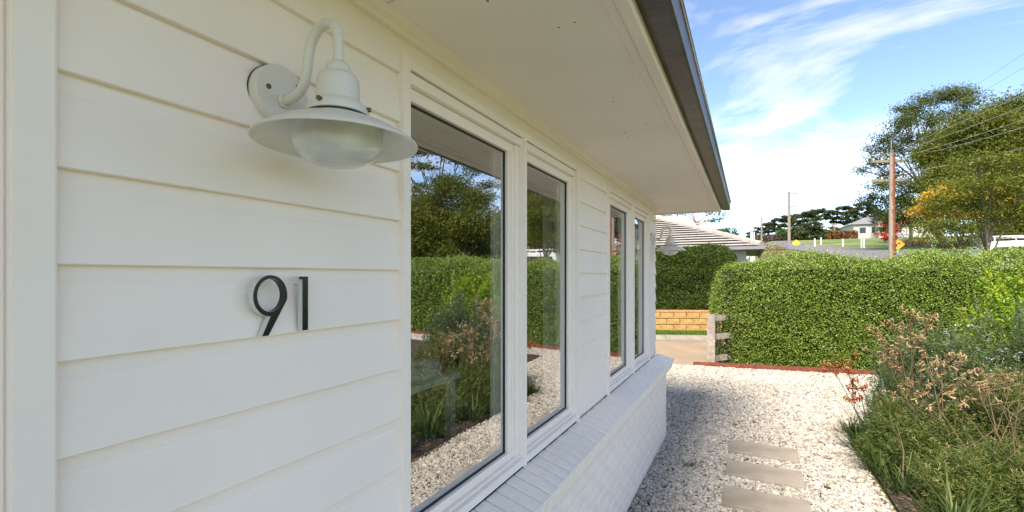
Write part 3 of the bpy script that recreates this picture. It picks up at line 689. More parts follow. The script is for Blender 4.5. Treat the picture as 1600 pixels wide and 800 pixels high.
# dead leaves lying on the gravel
for i, (u, v, lb) in enumerate(((1168, 716, 'rusty dead leaf caught at the edge of the far paver'), (1150, 662, None), (1268, 671, None), (1091, 616, None), (1100, 613, None), (1178, 658, None), (1292, 715, None), (1282, 690, None), (1120, 645, None), (1215, 640, None), (1180, 600, None))):
    p = onz(u, v, .030); m_ = MB(); a = random.uniform(0, 6.28); L, Wd = random.uniform(.03, .05), random.uniform(.010, .018)
    vv = [(-L, 0, .004), (-.4*L, Wd, .010), (.4*L, Wd*.9, .006), (L, 0, .012), (.4*L, -Wd, .009), (-.4*L, -Wd*.8, .003), (0, 0, .000)]
    vv = [(p.x+x*math.cos(a)-y*math.sin(a), p.y+x*math.sin(a)+y*math.cos(a), p.z-.008+z) for x, y, z in vv]
    m_.add(vv, [(6, i2, (i2+1) % 6) for i2 in range(6)]); o = m_.build('fallen_leaf', M['litter'])
    o.data.transform(Matrix.Translation(-Vector(vv[6]))); o.location = vv[6]
    tag(o, lb or 'small brown dead leaf lying loose on the white gravel', 'leaf', 'dead leaves on the gravel')
# a weed in the gravel
t = thing('weed', 'small green weed sprouting in the gravel near the brick base', 'weed', onz(1080, 730, 0))
q = np.array(t.location)+rng.normal(size=(60, 3))*np.array([.045, .03, .004])+np.array([0, 0, .028]); leaves('foliage', q, .022, .012, M['weed'], t, bias=(0, 0, 1), bw=2)

# ------------------------------------------------------------ edgings
E0, E1 = Vector((-.05, 9.985)), Vector((9.6, 11.76))
def edging(name, label, a, b, w_, z0, z1, mt, seg=2.4):
    d = (b-a).normalized(); nrm = Vector((-d.y, d.x)); n = max(1, int((b-a).length/seg)); t = thing(name, label, 'edging', (a.x, a.y, 0))
    for i in range(n):
        p, q = a.lerp(b, i/n)+d*.003, a.lerp(b, (i+1)/n)-d*.003; k = 6; vs = []
        for j in range(k+1):
            c = p.lerp(q, j/k); e = random.uniform(-.006, .006)
            for s, z in ((0, z0), (0, z1+e), (w_, z1+e+.002), (w_, z0)): vs.append((c.x+nrm.x*s, c.y+nrm.y*s, z))
        fs = [(4*j+m_i, 4*j+(m_i+1) % 4, 4*j+4+(m_i+1) % 4, 4*j+4+m_i) for j in range(k) for m_i in range(4)]+[(0, 1, 2, 3), (4*k+3, 4*k+2, 4*k+1, 4*k)]
        m = MB(); m.add(vs, fs); m.build('plank', mt, t)
    return t
edging('garden_edging', 'red brown timber edging between white gravel and clipped hedge', E0, E1, .06, -.03, .085, M['edging'])
edging('garden_edging', 'dark brown timber edging between gravel path and shrub bed', Vector((1.95, 6.72)), Vector((1.95, 1.2)), -.035, -.03, .012, M['darkedge'])

# ------------------------------------------------------------ the clipped hedge
def hnoise(x, y, z, s): return mnoise.noise(Vector((x*s, y*s, z*s)))
def hedge(name, label, a, b, depth, height, dens, leaf, material, seed, base=0.0, far=None, rough=.10, up=.10, twig=True, zlow=.02, rcm=.38, shoots=0, rise=0.0):
    """hedge from a to b (its front face), extending `depth` behind: shell of leaves round a woody core"""
    a, b = Vector(a), Vector(b); L = (b-a).length; d = (b-a)/L; nb = Vector((-d.y, d.x))
    t = thing(name, label, 'hedge', (a.x, a.y, base))
    rg = np.random.default_rng(seed); rc = min(rcm, depth*.4)
    def top_at(u, w_): return height+rise*np.maximum(0, u-2.2)+up*np.array([max(-.6, hnoise(a_*1.1, b_*1.1, seed, 1.0)) for a_, b_ in zip(u, w_)])
    def emit(n, lo, hi, sc):
        """points on the hedge's skin: front face, rounded shoulder, top, back shoulder and a little of the back"""
        u = rg.uniform(lo*L, hi*L, n); H = top_at(u, np.full(n, depth*.3)); e0 = np.maximum(0, rcm*1.7-u) if rcm > .5 else np.zeros(n); H = H-.8*(rcm*1.7-np.sqrt(np.maximum(0, (rcm*1.7)**2-e0**2))); fr = H-rc-zlow; ar = math.pi/2*rc; tp_ = depth-2*rc; bk_ = .35*fr
        t_ = rg.uniform(0, 1, n)*(fr+2*ar+tp_+bk_)
        w_ = np.zeros(n); h = zlow+t_; nw = -np.ones(n); nh = np.full(n, .0)
        k = t_ > fr; a_ = np.clip((t_-fr)/rc, 0, math.pi/2); w_ = np.where(k, rc-rc*np.cos(a_), w_); h = np.where(k, H-rc+rc*np.sin(a_), h); nw = np.where(k, -np.cos(a_), nw); nh = np.where(k, np.sin(a_), nh)
        k = t_ > fr+ar; w_ = np.where(k, rc+(t_-fr-ar), w_)
        k = t_ > fr+ar+tp_; a_ = np.clip((t_-fr-ar-tp_)/rc, 0, math.pi/2); w_ = np.where(k, depth-rc+rc*np.sin(a_), w_); h = np.where(k, H-rc+rc*np.cos(a_), h); nw = np.where(k, np.sin(a_), nw); nh = np.where(k, np.cos(a_), nh)
        k = t_ > fr+2*ar+tp_; h = np.where(k, H-rc-(t_-fr-2*ar-tp_), h); w_ = np.where(k, depth, w_)
        nu = np.zeros(n)
        # round the two ends: in plan and over the top
        rE = 1.05 if rcm > .5 else rc; e = np.maximum(np.maximum(0, rE-u), np.maximum(0, u-(L-rE))); mid = depth/2; ins = (rE-np.sqrt(np.maximum(0, rE*rE-e*e)))*.86*mid/rE
        w_ = mid+(w_-mid)*(1-ins/mid); h = h-ins*.55*np.clip(nh, 0, 1); nu = np.where(u < L/2, -1, 1)*e/rE
        s_ = np.minimum(np.abs(rg.normal(0, .55, n)), 2)*.11
        wob = np.array([rough*hnoise(a_+seed, b_+c_*.8, c_, 1.1)+rough*.45*hnoise(a_, c_+seed, b_, 4.5) for a_, b_, c_ in zip(u, w_, h)])-s_+np.where(nh > .5, np.abs(rg.normal(0, .03, n)), 0)
        u = u+nu*wob; w_ = w_+nw*wob; h = np.maximum(.015, h+nh*wob)
        return np.column_stack([a.x+d.x*u+nb.x*w_, a.y+d.y*u+nb.y*w_, base+h]), np.column_stack([d.x*nu+nb.x*nw, d.y*nu+nb.y*nw, nh+.35]), np.full(n, sc)
    per = height+depth+.35*height; parts = []
    if far: parts = [emit(int(dens*L*far*per), 0, far, 1.0), emit(int(dens*L*(1-far)*per*.45), far, 1, 1.5)]
    else: parts = [emit(int(dens*L*per), 0, 1, 1.0)]
    # the end faces
    for sgn in (-1, 1):
        n = int(dens*depth*height*.7); w_ = rg.uniform(*((.40, .60) if rcm > .5 else (.25, .75)), n)*depth; h = zlow+rg.uniform(0, 1, n)*(height-(1.0 if rcm > .5 else .3)-zlow); u = .0+np.abs(rg.normal(0, .05, n))-rough*.3*np.array([hnoise(b_, c_, seed, 2.0) for b_, c_ in zip(w_, h)]); u = u if sgn < 0 else L-u
        parts.append((np.column_stack([a.x+d.x*u+nb.x*w_, a.y+d.y*u+nb.y*w_, base+h]), np.tile([[d.x*sgn, d.y*sgn, .35]], (n, 1)), np.ones(n)))
    P = np.concatenate([q[0] for q in parts]); NN = np.concatenate([q[1] for q in parts]); sc = np.concatenate([q[2] for q in parts])
    tn = rg.beta(1.2, 1.7, len(P))*.85+.15*np.array([.5+.5*hnoise(p[0], p[1], p[2], 2.0) for p in P])
    leaves('foliage', P, leaf[0]*sc, leaf[1]*sc, material, t, bias=NN+np.array([0, 0, .15]), bw=.45, tone=tn)
    if shoots:      # stray shoots along the top and face
        u = rg.uniform(1.0, L*.75, shoots); w_ = np.abs(rg.normal(.25, .3, shoots)); h0 = top_at(u, np.full(shoots, depth*.3))-.10-np.maximum(0, rc*.35-w_)
        own = np.repeat(np.arange(shoots), 14); s_ = rg.uniform(0, 1, len(own)); ln = rg.uniform(.10, .30, shoots)[own]; lean = rg.normal(0, .25, (shoots, 2))[own]
        P2 = np.column_stack([a.x+d.x*u[own]+nb.x*w_[own]+lean[:, 0]*ln*s_, a.y+d.y*u[own]+nb.y*w_[own]+lean[:, 1]*ln*s_, base+h0[own]+ln*s_]); P2 += rg.normal(size=P2.shape)*.012
        leaves('shoot', P2, leaf[0]*.85, leaf[1]*.8, material, t, tdir=np.array([0, 0, 1.0]), tw=.6, tone=np.clip(.55+.45*rg.uniform(0, 1, len(own)), 0, 1))
    # woody core
    m = MB(); q0 = .24
    for i in range(int(L/.35)):
        for j in range(2):
            uu = (i+.5)*.35+rg.uniform(-.1, .1); ww = depth*(.33+.33*j)+rg.uniform(-.08, .08); p0 = a+d*uu+nb*ww
            pts = [Vector((p0.x, p0.y, base-.02))]
            for z in (.35, .75, 1.0): pts.append(Vector((p0.x+rg.normal(0, .06), p0.y+rg.normal(0, .06), base+(height-.25)*z)))
            m.tube(pts, [.024, .018, .013, .006], 5)
    m.build('stem', M['bark'], t)
    # inner twig mass, coloured near-black so the gaps between leaves look shaded
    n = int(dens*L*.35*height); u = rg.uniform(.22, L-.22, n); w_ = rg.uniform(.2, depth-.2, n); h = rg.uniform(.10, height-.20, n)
    P = np.column_stack([a.x+d.x*u+nb.x*w_, a.y+d.y*u+nb.y*w_, base+h]); struct(leaves('inner_twigs_shaded', P, leaf[0]*3.2, leaf[1]*2.2, M['innertwigshade'], t, tone=rg.beta(1.6, 3, n)), 'stuff')
    return t
hdir = (E1-E0).normalized()
hedge('hedge', 'tall clipped bright green hedge with small leaves behind red timber edging', Vector((.36, 10.27)), Vector((.36, 10.27))+hdir*9.85, 1.6, 2.15, 5600, (.033, .020), M['hedge'], 3, far=.62, rough=.12, up=.26, rcm=.58, shoots=520, rise=.035)

# ------------------------------------------------------------ post and rail fence
t = thing('timber_fence', 'weathered grey timber post and rail fence beside the hedge end', 'fence', (.27, 10.17, 0))
def plank_box(name, p, q, w_, h_, parent, mt):
    p, q = Vector(p), Vector(q); d = (q-p).normalized(); s = Vector((0, 0, 1)).cross(d).normalized()*w_/2; u = d.cross(s).normalized()*h_/2; vs = []
    for k in range(5):
        c = p.lerp(q, k/4)+Vector((random.uniform(-.004, .004),)*3)
        vs += [c-s-u, c+s-u, c+s+u, c-s+u]
    m = MB(); m.add(vs, [(4*k+i, 4*k+(i+1) % 4, 4*k+4+(i+1) % 4, 4*k+4+i) for k in range(4) for i in range(4)]+[(0, 3, 2, 1), (16, 17, 18, 19)]); return m.build(name, mt, parent, bevel=.004)
fdir = Vector((.62, .78)).normalized()
for k in range(3):
    p = Vector((.27, 10.17))+fdir*2.0*k; m_ = MB(); m_.box(p.x-.075, p.x+.075, p.y-.06, p.y+.06, -.03, 1.045); po = m_.build('post', M['timber'], t, bevel=.008)
    if k < 2:
        q = p+fdir*2.0
        for z in (.965, .585, .14): plank_box('rail', (p.x+.03, p.y+.075, z), (q.x+.03, q.y+.075, z), .045, .115, t, M['timber'])

# ------------------------------------------------------------ across the drive: kerb, lawn, block wall, hedge, neighbour
A0, A1 = Vector((-9, 10.15)), Vector((1.6, 14.55))      # kerb line
kd = (A1-A0).normalized(); kn = Vector((-kd.y, kd.x))
t = thing('kerb', 'pale concrete kerb along the far side of the driveway', 'kerb', (A0.x, A0.y, 0))
nk = 8
for i in range(nk):
    p, q = A0.lerp(A1, i/nk)+kd*.006, A0.lerp(A1, (i+1)/nk)-kd*.006; vs = []
    for c in (p, q):
        for s, z in ((0, -.05), (0, .012), (.28, .02), (.34, .10), (.36, .12), (.50, .125), (.50, -.05)): vs.append((c.x+kn.x*s, c.y+kn.y*s, z))
    m_ = MB(); m_.add(vs, [(j, (j+1) % 7, 7+(j+1) % 7, 7+j) for j in range(7)]+[tuple(range(7)), tuple(range(7, 14))[::-1]]); m_.build('kerb_stone', M['kerb'], t)
def strip(name, s0, s1, z, mt):
    a, b = A0+kn*s0, A1+kn*s0; c, d_ = A1+kn*s1, A0+kn*s1; return sheet(name, [tuple(a), tuple(b), tuple(c), tuple(d_)], z, mt)
strip('lawn_strip', .50, 1.45, .10, M['grass'])
n = 16000; s = rng.uniform(.52, 1.32, n); u = rng.uniform(.45, .98, n)*(A1-A0).length
P = np.column_stack([A0.x+kd.x*u+kn.x*s, A0.y+kd.y*u+kn.y*s, .10+rng.uniform(.0, .05, n)])
struct(leaves('lawn_grass', P, .10, .012, M['lawnblade'], None, tdir=np.array([0, 0, 1.0]), tw=2.0), 'stuff')
# block retaining wall
wallr = thing('retaining_wall', 'sandy yellow block retaining wall below the dark hedge', 'wall', (A0.x+kn.x*1.32, A0.y+kn.y*1.32, 0))
def along(u, s, z): p = A0+kd*u+kn*s; return Vector((p.x, p.y, z))
ang = math.atan2(kd.y, kd.x); Lw = (A1-A0).length+2.5
bl = []
for s_ in range(5):
    me = pmesh('block', .385, .20, .178, M['block'], .012, 50+s_, .006); bl.append(me)
cap = pmesh('block', .48, .26, .07, M['blockcap'], .008, 60, .004)
m_ = MB(); vs = [along(0, 1.38, -.1), along(Lw, 1.38, -.1), along(Lw, 1.62, -.1), along(0, 1.62, -.1)]; vs += [v+Vector((0, 0, .76)) for v in vs]
m_.add(vs, [(0, 1, 2, 3), (4, 7, 6, 5), (0, 4, 5, 1), (1, 5, 6, 2), (2, 6, 7, 3), (3, 7, 4, 0)]); m_.build('wall_core', M['blockcap'], wallr)
for r in range(4):
    u = (.2 if r % 2 else 0)
    while u < Lw:
        if u > 4.5 or True:
            o = link('block', random.choice(bl), wallr, along(u, 1.42+random.uniform(-.006, .006), .045+r*.186)); o.rotation_euler = (0, 0, ang+random.uniform(-.01, .01))
        u += .395
u = 0
while u < Lw: o = link('block', cap, wallr, along(u, 1.45, .045+3.5*.186+.036)); o.rotation_euler = (0, 0, ang); u += .485
# raised ground behind the wall
q = [along(-6, 1.6, 0), along(Lw, 1.6, 0), along(Lw, 9.5, 0), along(-6, 9.5, 0)]; m_ = MB(); m_.add([(p.x, p.y, z) for z in (-.1, .60) for p in q], [(0, 3, 2, 1), (4, 5, 6, 7)]+[(i, (i+1) % 4, 4+(i+1) % 4, 4+i) for i in range(4)]); struct(m_.build('terrace', M['mulch']))
hA = along(4.3, 1.75, 0); hB = along(Lw-2.65, 1.75, 0)
hedge('dark_hedge', 'dense dark green hedge on top of the block retaining wall', (hA.x, hA.y), (hB.x, hB.y), 1.5, 2.16, 4300, (.060, .022), M['nhedge'], 21, base=.60, rough=.16, up=.05)
# neighbour's house
nh = thing('neighbour_house', 'neighbouring house with pale grey tiled hip roof behind the dark hedge', 'house', (-4, 24, 0))
HX, HY, HZ = 1.40, 20.6, 2.98; PT = math.tan(R(21)); TH = R(0)
def hip(tx, ty):  # corner-relative point: tx leftwards, ty backwards
    return Vector((HX-tx, HY+ty, 0))
m_ = MB(); m_.box(HX-13.2, HX-.55, HY+.55, HY+9.5, .2, HZ-.02); m_.build('wall', simple('render_beige', (.48, .43, .36), rough=.85), nh)
nroof_o = None
m_ = MB(); RH = 4.9
# core roof solid (hip both ends)
c0 = [(HX, HY, HZ), (HX-13.8, HY, HZ), (HX-13.8, HY+2*RH, HZ), (HX, HY+2*RH, HZ)]; r0 = [(HX-RH, HY+RH, HZ+RH*PT), (HX-13.8+RH, HY+RH, HZ+RH*PT)]
m_.add(c0+r0, [(0, 1, 5, 4), (1, 2, 5), (2, 3, 4, 5), (3, 0, 4), (0, 3, 2, 1)]); nroof_o = m_.build('roof', M['fargrey'], nh)
nc = 14
for i in range(nc):
    y0_, y1_ = i*RH/nc, (i+1)*RH/nc
    m_ = MB()
    # front slope course: thick butt edge at the bottom
    a_, b__ = HX-y0_, HX-13.8+y0_; c_, d__ = HX-y1_, HX-13.8+y1_
    z0_, z1_ = HZ+y0_*PT, HZ+y1_*PT
    vs = [(a_, HY+y0_-.04, z0_+.105), (b__, HY+y0_-.04, z0_+.105), (d__, HY+y1_+.03, z1_+.030), (c_, HY+y1_+.03, z1_+.030), (a_, HY+y0_-.04, z0_+.075), (b__, HY+y0_-.04, z0_+.075), (d__, HY+y1_+.03, z1_+.004), (c_, HY+y1_+.03, z1_+.004)]
    m_.add(vs, [(0, 1, 2, 3), (0, 4, 5, 1), (4, 7, 6, 5), (0, 3, 7, 4), (1, 5, 6, 2)])
    vs = [(HX-y0_, HY+y0_, z0_+.105), (HX-y0_, HY+2*RH-y0_, z0_+.105), (HX-y1_-.03, HY+2*RH-y1_, z1_+.030), (HX-y1_-.03, HY+y1_, z1_+.030), (HX-y0_, HY+y0_, z0_+.075), (HX-y0_, HY+2*RH-y0_, z0_+.075), (HX-y1_-.03, HY+2*RH-y1_, z1_+.004), (HX-y1_-.03, HY+y1_, z1_+.004)]
    m_.add(vs, [(0, 1, 2, 3), (0, 4, 5, 1), (4, 7, 6, 5), (0, 3, 7, 4), (1, 5, 6, 2)])
    m_.build('tile_course', M['nroof'], nroof_o)
nh_ = 14
for i in range(nh_):
    p, q = Vector(c0[0]).lerp(Vector(r0[0]), i/nh_), Vector(c0[0]).lerp(Vector(r0[0]), (i+1.06)/nh_); m_ = MB(); m_.tube([p+Vector((0, 0, .09)), q+Vector((0, 0, .09))], [.135, .115], 8); m_.build('hip_cap', M['nridge'], nroof_o, smooth=True)
m_ = MB(); m_.box(HX-13.9, HX+.10, HY-.12, HY-.005, HZ-.10, HZ+.03); m_.box(HX+.005, HX+.12, HY-.004, HY+2*RH, HZ-.10, HZ+.03); m_.build('gutter', M['fargrey'], nh)

# ------------------------------------------------------------ trees
def tube_tree(m, p0, p1, r0, r1, wob=.06, seg=5, sides=7):
    p0, p1 = Vector(p0), Vector(p1); L = (p1-p0).length; pts = []
    for i in range(seg+1):
        t = i/seg; q = p0.lerp(p1, t)
        if 0 < i < seg: q += Vector((random.gauss(0, wob*L), random.gauss(0, wob*L), random.gauss(0, wob*L*.6)))
        pts.append(q)
    m.tube(pts, [r0+(r1-r0)*i/seg for i in range(seg+1)], sides); return pts
TD = 3.0
def tree(name, label, cat, base, clumps, material, bark, leaf, density, trunk_r, group=None, fork=.45, shell=.5, layered=True, droop=0.0, limbs=True):
    """clumps: (centre Vector, rx, ry, rz) in metres; density = leaves per cubic metre^(2/3) of clump surface"""
    base = Vector(base); t = thing(name, label, cat, base, group)
    C0 = sum((c for c, *_ in clumps), Vector())/len(clumps); top = max(c.z for c, *_ in clumps)
    fk = base.lerp(Vector((C0.x, C0.y, C0.z)), fork); fk.z = base.z+(C0.z-base.z)*fork
    m = MB(); tube_tree(m, base-Vector((0, 0, .15)), fk, trunk_r, trunk_r*.75, .02)
    for c, rx, ry, rz in clumps:
        if limbs:
            s = fk.lerp(C0, random.uniform(0, .35)); mid = s.lerp(c, .55)+Vector((0, 0, random.uniform(-.05, .12)*(c-s).length)); r = trunk_r*random.uniform(.14, .24)
            m.tube([s-Vector((0, 0, .1)), s.lerp(mid, .5), mid, mid.lerp(c, .6), c], [r*1.2, r, r*.8, r*.5, r*.25], 5)
            for _ in range(4):
                e = c+Vector((random.uniform(-.75, .75)*rx, random.uniform(-.75, .75)*ry, random.uniform(-.2, .6)*rz)); m.tube([mid.lerp(c, .5), mid.lerp(c, .8).lerp(e, .4), e], [r*.4, r*.28, r*.1], 4)
    tr = m.build('trunk', bark, t, smooth=True)
    Ps, Bs, Ts = [], [], []
    for c, rx, ry, rz in clumps:
        # each clump is a cluster of small sprays
        area = (rx*ry+rx*rz+ry*rz)/3*4*math.pi; n = max(30, int(area*density*TD)); ns = max(5, n//60)
        sd = unit(rng.normal(size=(ns, 3))); sr = rng.uniform(.15, 1, (ns, 1))**shell; sc = sd*sr*np.array([rx, ry, rz])
        if layered: sc[:, 2] = np.abs(sc[:, 2])*rng.choice([1, 1, 1, -.5], ns)
        own = rng.integers(0, ns, n); sz = .16+.20*min(rx, ry, rz); off = rng.normal(size=(n, 3))*np.array([sz*1.25, sz*1.25, sz*(.55 if layered else .95)]); off[:, 2] -= droop*np.abs(rng.normal(0, .5, n))
        Ps.append(np.array(c)+sc[own]+off); Bs.append(sd[own]*.6+np.array([0, 0, .8])); base_t = rng.beta(3, 3, ns); Ts.append(np.clip(base_t[own]*.6+.4*rng.beta(2, 2, n), 0, 1))
    leaves('crown', np.concatenate(Ps), leaf[0], leaf[1], material, t, bias=np.concatenate(Bs), bw=.8, tone=np.concatenate(Ts), tdir=np.array([0, 0, -1.0]), tw=droop*1.2)
    return t
def pcl(lst, D, jit, fn=pxd, flat=.8, vs_=1.0):
    out = []
    for (u, v, ru, rv) in lst:
        dd = D+random.uniform(-jit, jit); k = dd/FPX; out.append((fn(u, v, dd), ru*k, ru*k*flat, rv*k*vs_))
    return out
def base_at(u, D, fn=pxd, sink=.1):
    p = fn(u, 431, D); p.z = th(p.x, p.y)-.03; return p
GREENS = 'trees beyond the hedge'
tree('gum_tree', 'tall sparse gum tree with layered crown and sky showing through', 'tree', base_at(1478, 46), pcl([(1430, 170, 28, 9), (1462, 152, 30, 9), (1500, 146, 30, 9), (1520, 160, 20, 9), (1412, 192, 26, 9), (1448, 188, 26, 8), (1490, 182, 28, 9), (1475, 210, 28, 9), (1432, 215, 26, 9), (1383, 215, 20, 8), (1405, 232, 22, 9), (1372, 230, 15, 7), (1362, 255, 12, 6), (1380, 250, 20, 8), (1345, 266, 9, 5), (1392, 272, 22, 9), (1372, 290, 20, 8), (1420, 290, 30, 10), (1355, 310, 16, 7), (1395, 312, 28, 10), (1440, 318, 34, 12), (1420, 338, 34, 12), (1375, 335, 20, 8), (1452, 262, 24, 9), (1445, 240, 22, 8), (1480, 235, 26, 12), (1462, 285, 26, 12), (1470, 340, 30, 12)], 46, 3, vs_=1.1), M['gum'], M['bark'], (.24, .09), 27, .38, fork=.55, layered=False)
tree('acacia_tree', 'large spreading olive green tree with a pale curved limb', 'tree', base_at(1590, 30), pcl([(1490, 215, 30, 16), (1530, 195, 32, 15), (1575, 172, 32, 15), (1462, 240, 26, 13), (1500, 248, 32, 16), (1545, 228, 36, 18), (1590, 210, 34, 18), (1478, 275, 24, 12), (1520, 280, 32, 17), (1565, 265, 34, 18), (1605, 250, 30, 20), (1545, 310, 34, 18), (1590, 300, 34, 20), (1570, 345, 34, 18), (1610, 340, 32, 22), (1640, 200, 36, 22), (1650, 260, 38, 24), (1660, 320, 38, 26), (1690, 235, 36, 26), (1700, 300, 36, 26), (1605, 375, 34, 14)], 30, 2.6, vs_=1.35), M['acacia'], M['palebark'], (.19, .07), 150, .30, fork=.35, droop=.22, layered=False)
tree('wattle_tree', 'yellow topped bushy tree below the large olive tree', 'tree', base_at(1500, 23.5), pcl([(1472, 310, 22, 10), (1500, 298, 26, 10), (1530, 304, 24, 11), (1452, 332, 18, 11), (1485, 328, 26, 13), (1525, 330, 28, 13), (1550, 322, 18, 10)], 23.5, .8, vs_=1.2), M['yellowleaf'], M['bark'], (.14, .06), 170, .14, fork=.4)
tree('brown_shrub_tree', 'brownish olive thicket under the yellow topped tree', 'tree', base_at(1496, 24), pcl([(1455, 358, 22, 14), (1485, 362, 28, 14), (1520, 362, 30, 16), (1556, 368, 26, 14), (1445, 378, 20, 10), (1500, 385, 40, 10)], 24, .8), M['acacia'], M['twig'], (.12, .04), 60, .10, fork=.3)
tree('red_maple', 'red leaved autumn maple beside the red timber pole', 'tree', base_at(1402, 62), pcl([(1381, 366, 7, 6), (1386, 354, 8, 7), (1402, 360, 10, 8), (1414, 350, 9, 8), (1396, 372, 14, 5), (1422, 342, 9, 6)], 62, 1.2), M['red'], M['bark'], (.24, .12), 22, .12)
tree('green_conifer', 'dark green bushy tree between red maple and grey roofed house', 'tree', base_at(1384, 66), pcl([(1384, 348, 9, 12), (1380, 360, 8, 9), (1391, 362, 9, 10)], 66, .8), M['darkgreen'], M['bark'], (.26, .10), 26, .14)
tree('red_shrub', 'low crimson shrub beside the orange arrow sign', 'shrub', base_at(1434, 52), pcl([(1425, 384, 12, 5), (1440, 380, 11, 5), (1418, 378, 8, 4)], 52, .5), M['red'], M['bark'], (.16, .08), 30, .06)
tree('gum_tree', 'bare limbed gum tree rising behind the neighbouring tiled roof', 'tree', base_at(1080, 38), pcl([(1040, 337, 8, 5), (1062, 334, 10, 5), (1078, 318, 16, 8), (1100, 300, 14, 7), (1113, 334, 8, 5), (1122, 344, 8, 4), (1108, 346, 7, 4), (1058, 300, 14, 8), (1128, 336, 6, 3)], 38, 1.5), M['gum'], M['palebark'], (.20, .08), 26, .22, fork=.80)
tree('small_tree', 'small dark tree just past the end of the tiled roof', 'tree', base_at(1133, 44), pcl([(1128, 362, 9, 5), (1140, 362, 9, 6), (1150, 369, 9, 5)], 44, .8), M['darkgreen'], M['bark'], (.20, .08), 38, .10)
tree('rust_shrub', 'rust coloured autumn shrub by the end of the tiled roof', 'shrub', base_at(1206, 24), pcl([(1198, 388, 9, 7), (1212, 390, 9, 8), (1222, 396, 9, 6), (1204, 402, 12, 8)], 24, .5), M['rust'], M['twig'], (.075, .035), 80, .05)
# far pine ridge
PINES = [(1172, 366, 8, 4, 130), (1186, 358, 10, 5, 132), (1200, 352, 12, 4.5, 128), (1216, 346, 13, 5, 131), (1232, 341, 13, 5, 127), (1248, 339, 13, 5, 133), (1263, 333, 13, 5, 125), (1277, 331, 11, 5, 130), (1300, 334, 14, 6, 122), (1318, 326, 13, 6, 126), (1336, 332, 12, 5, 122), (1352, 320, 13, 6, 124), (1368, 325, 12, 6, 126)]
for i, (u, v, ru, rv, D) in enumerate(PINES):
    cl = [(u, v, ru, rv*.8), (u-ru*.55, v+rv*1.1, ru*.6, rv*.6), (u+ru*.6, v+rv*1.3, ru*.6, rv*.6), (u+random.uniform(-4, 4), v+rv*2.4, ru*.75, rv*.65), (u+random.uniform(-6, 6), v+rv*3.9, ru*.6, rv*.6)]
    tree('pine_tree', 'dark flat topped pine on the distant ridge', 'tree', base_at(u, D), pcl(cl, D, 2), M['pine'], M['bark'], (.70, .30), 6.5, .28, group='pines on the distant ridge', fork=.6)
UND = [(1178, 378, 16, 9, 'brownbush'), (1200, 372, 16, 12, 'brownbush'), (1222, 364, 14, 10, 'darkgreen'), (1216, 378, 16, 9, 'brownbush'), (1246, 362, 16, 13, 'pine'), (1268, 356, 16, 16, 'pine'), (1285, 366, 14, 14, 'darkgreen'), (1258, 378, 18, 9, 'pine'), (1310, 362, 10, 10, 'darkgreen'), (1326, 358, 10, 10, 'darkgreen'), (1300, 372, 14, 8, 'brownbush'), (1344, 352, 12, 12, 'pine'), (1240, 380, 14, 8, 'brownbush'), (1404, 334, 18, 14, 'pine'), (1425, 345, 16, 14, 'darkgreen')]
lbls = {'brownbush': 'bare brown thicket tree below the distant pines', 'darkgreen': 'rounded deep green tree below the distant pines', 'pine': 'dense blackish green tree below the distant pines'}
for i, (u, v, ru, rv, mk) in enumerate(UND):
    D = 106+(i % 4)*3
    tree('woodland_tree', lbls[mk], 'tree', base_at(u, D), pcl([(u, v, ru*.8, rv*.7), (u-ru*.5, v+rv*.5, ru*.6, rv*.6), (u+ru*.5, v+rv*.45, ru*.6, rv*.6), (u, v+rv, ru*.9, rv*.6)], D, 1.5), M[mk], M['bark'], (.55, .25), 8.0, .2, group='woodland below the pines: '+mk, fork=.5)
# trees that stand to the right, seen in the window panes
tree('gum_tree', 'tall gum tree with open crown, reflected high in the left pane', 'tree', base_at(668, 36, mir), pcl([(650, 240, 26, 9), (690, 235, 26, 9), (660, 262, 24, 8), (720, 250, 22, 8), (740, 270, 24, 9), (690, 285, 26, 9), (648, 295, 22, 8), (770, 290, 22, 9), (755, 310, 24, 10), (625, 260, 24, 9), (610, 230, 24, 9), (700, 212, 24, 8)], 36, 2.5, mir), M['gum'], M['bark'], (.20, .08), 30, .34, fork=.5)
tree('paperbark_tree', 'broad dense olive tree, reflected above the hedge in the left pane', 'tree', base_at(720, 31, mir), pcl([(665, 320, 30, 13), (705, 292, 28, 12), (740, 315, 28, 13), (690, 340, 36, 15), (735, 350, 34, 15), (775, 345, 22, 14), (655, 355, 28, 14), (710, 372, 40, 14), (765, 378, 26, 13), (790, 370, 24, 14), (640, 335, 26, 14), (680, 395, 40, 10), (730, 398, 40, 9), (780, 400, 34, 9), (640, 380, 30, 12)], 31, 2, mir, vs_=1.3), M['acacia'], M['bark'], (.19, .08), 120, .26, fork=.35, droop=.2, layered=False)
tree('street_tree', 'leafy tree with a forked trunk, reflected in the right pane', 'tree', base_at(846, 24, mir), pcl([(832, 315, 20, 12), (856, 310, 22, 12), (845, 335, 26, 12), (870, 330, 20, 12), (825, 345, 18, 10), (880, 350, 18, 12), (862, 355, 24, 10), (840, 362, 26, 9), (880, 375, 22, 10)], 24, 1.2, mir), M['acacia'], M['bark'], (.13, .05), 85, .16, fork=.45, droop=.2)

for (bx_, by_, hh_), lb_ in (((27, 9, 8), 'broad street tree across the road, opposite the shrub bed'),):
    cl = [(Vector((bx_+random.uniform(-2.2, 2.2), by_+random.uniform(-2.2, 2.2), hh_*random.uniform(.45, .95))), 1.7, 1.7, 1.1) for _ in range(14)]
    tree('street_tree', lb_, 'tree', Vector((bx_, by_, -.03)), cl, M['acacia'], M['bark'], (.24, .10), 40, .24, fork=.4, layered=False)
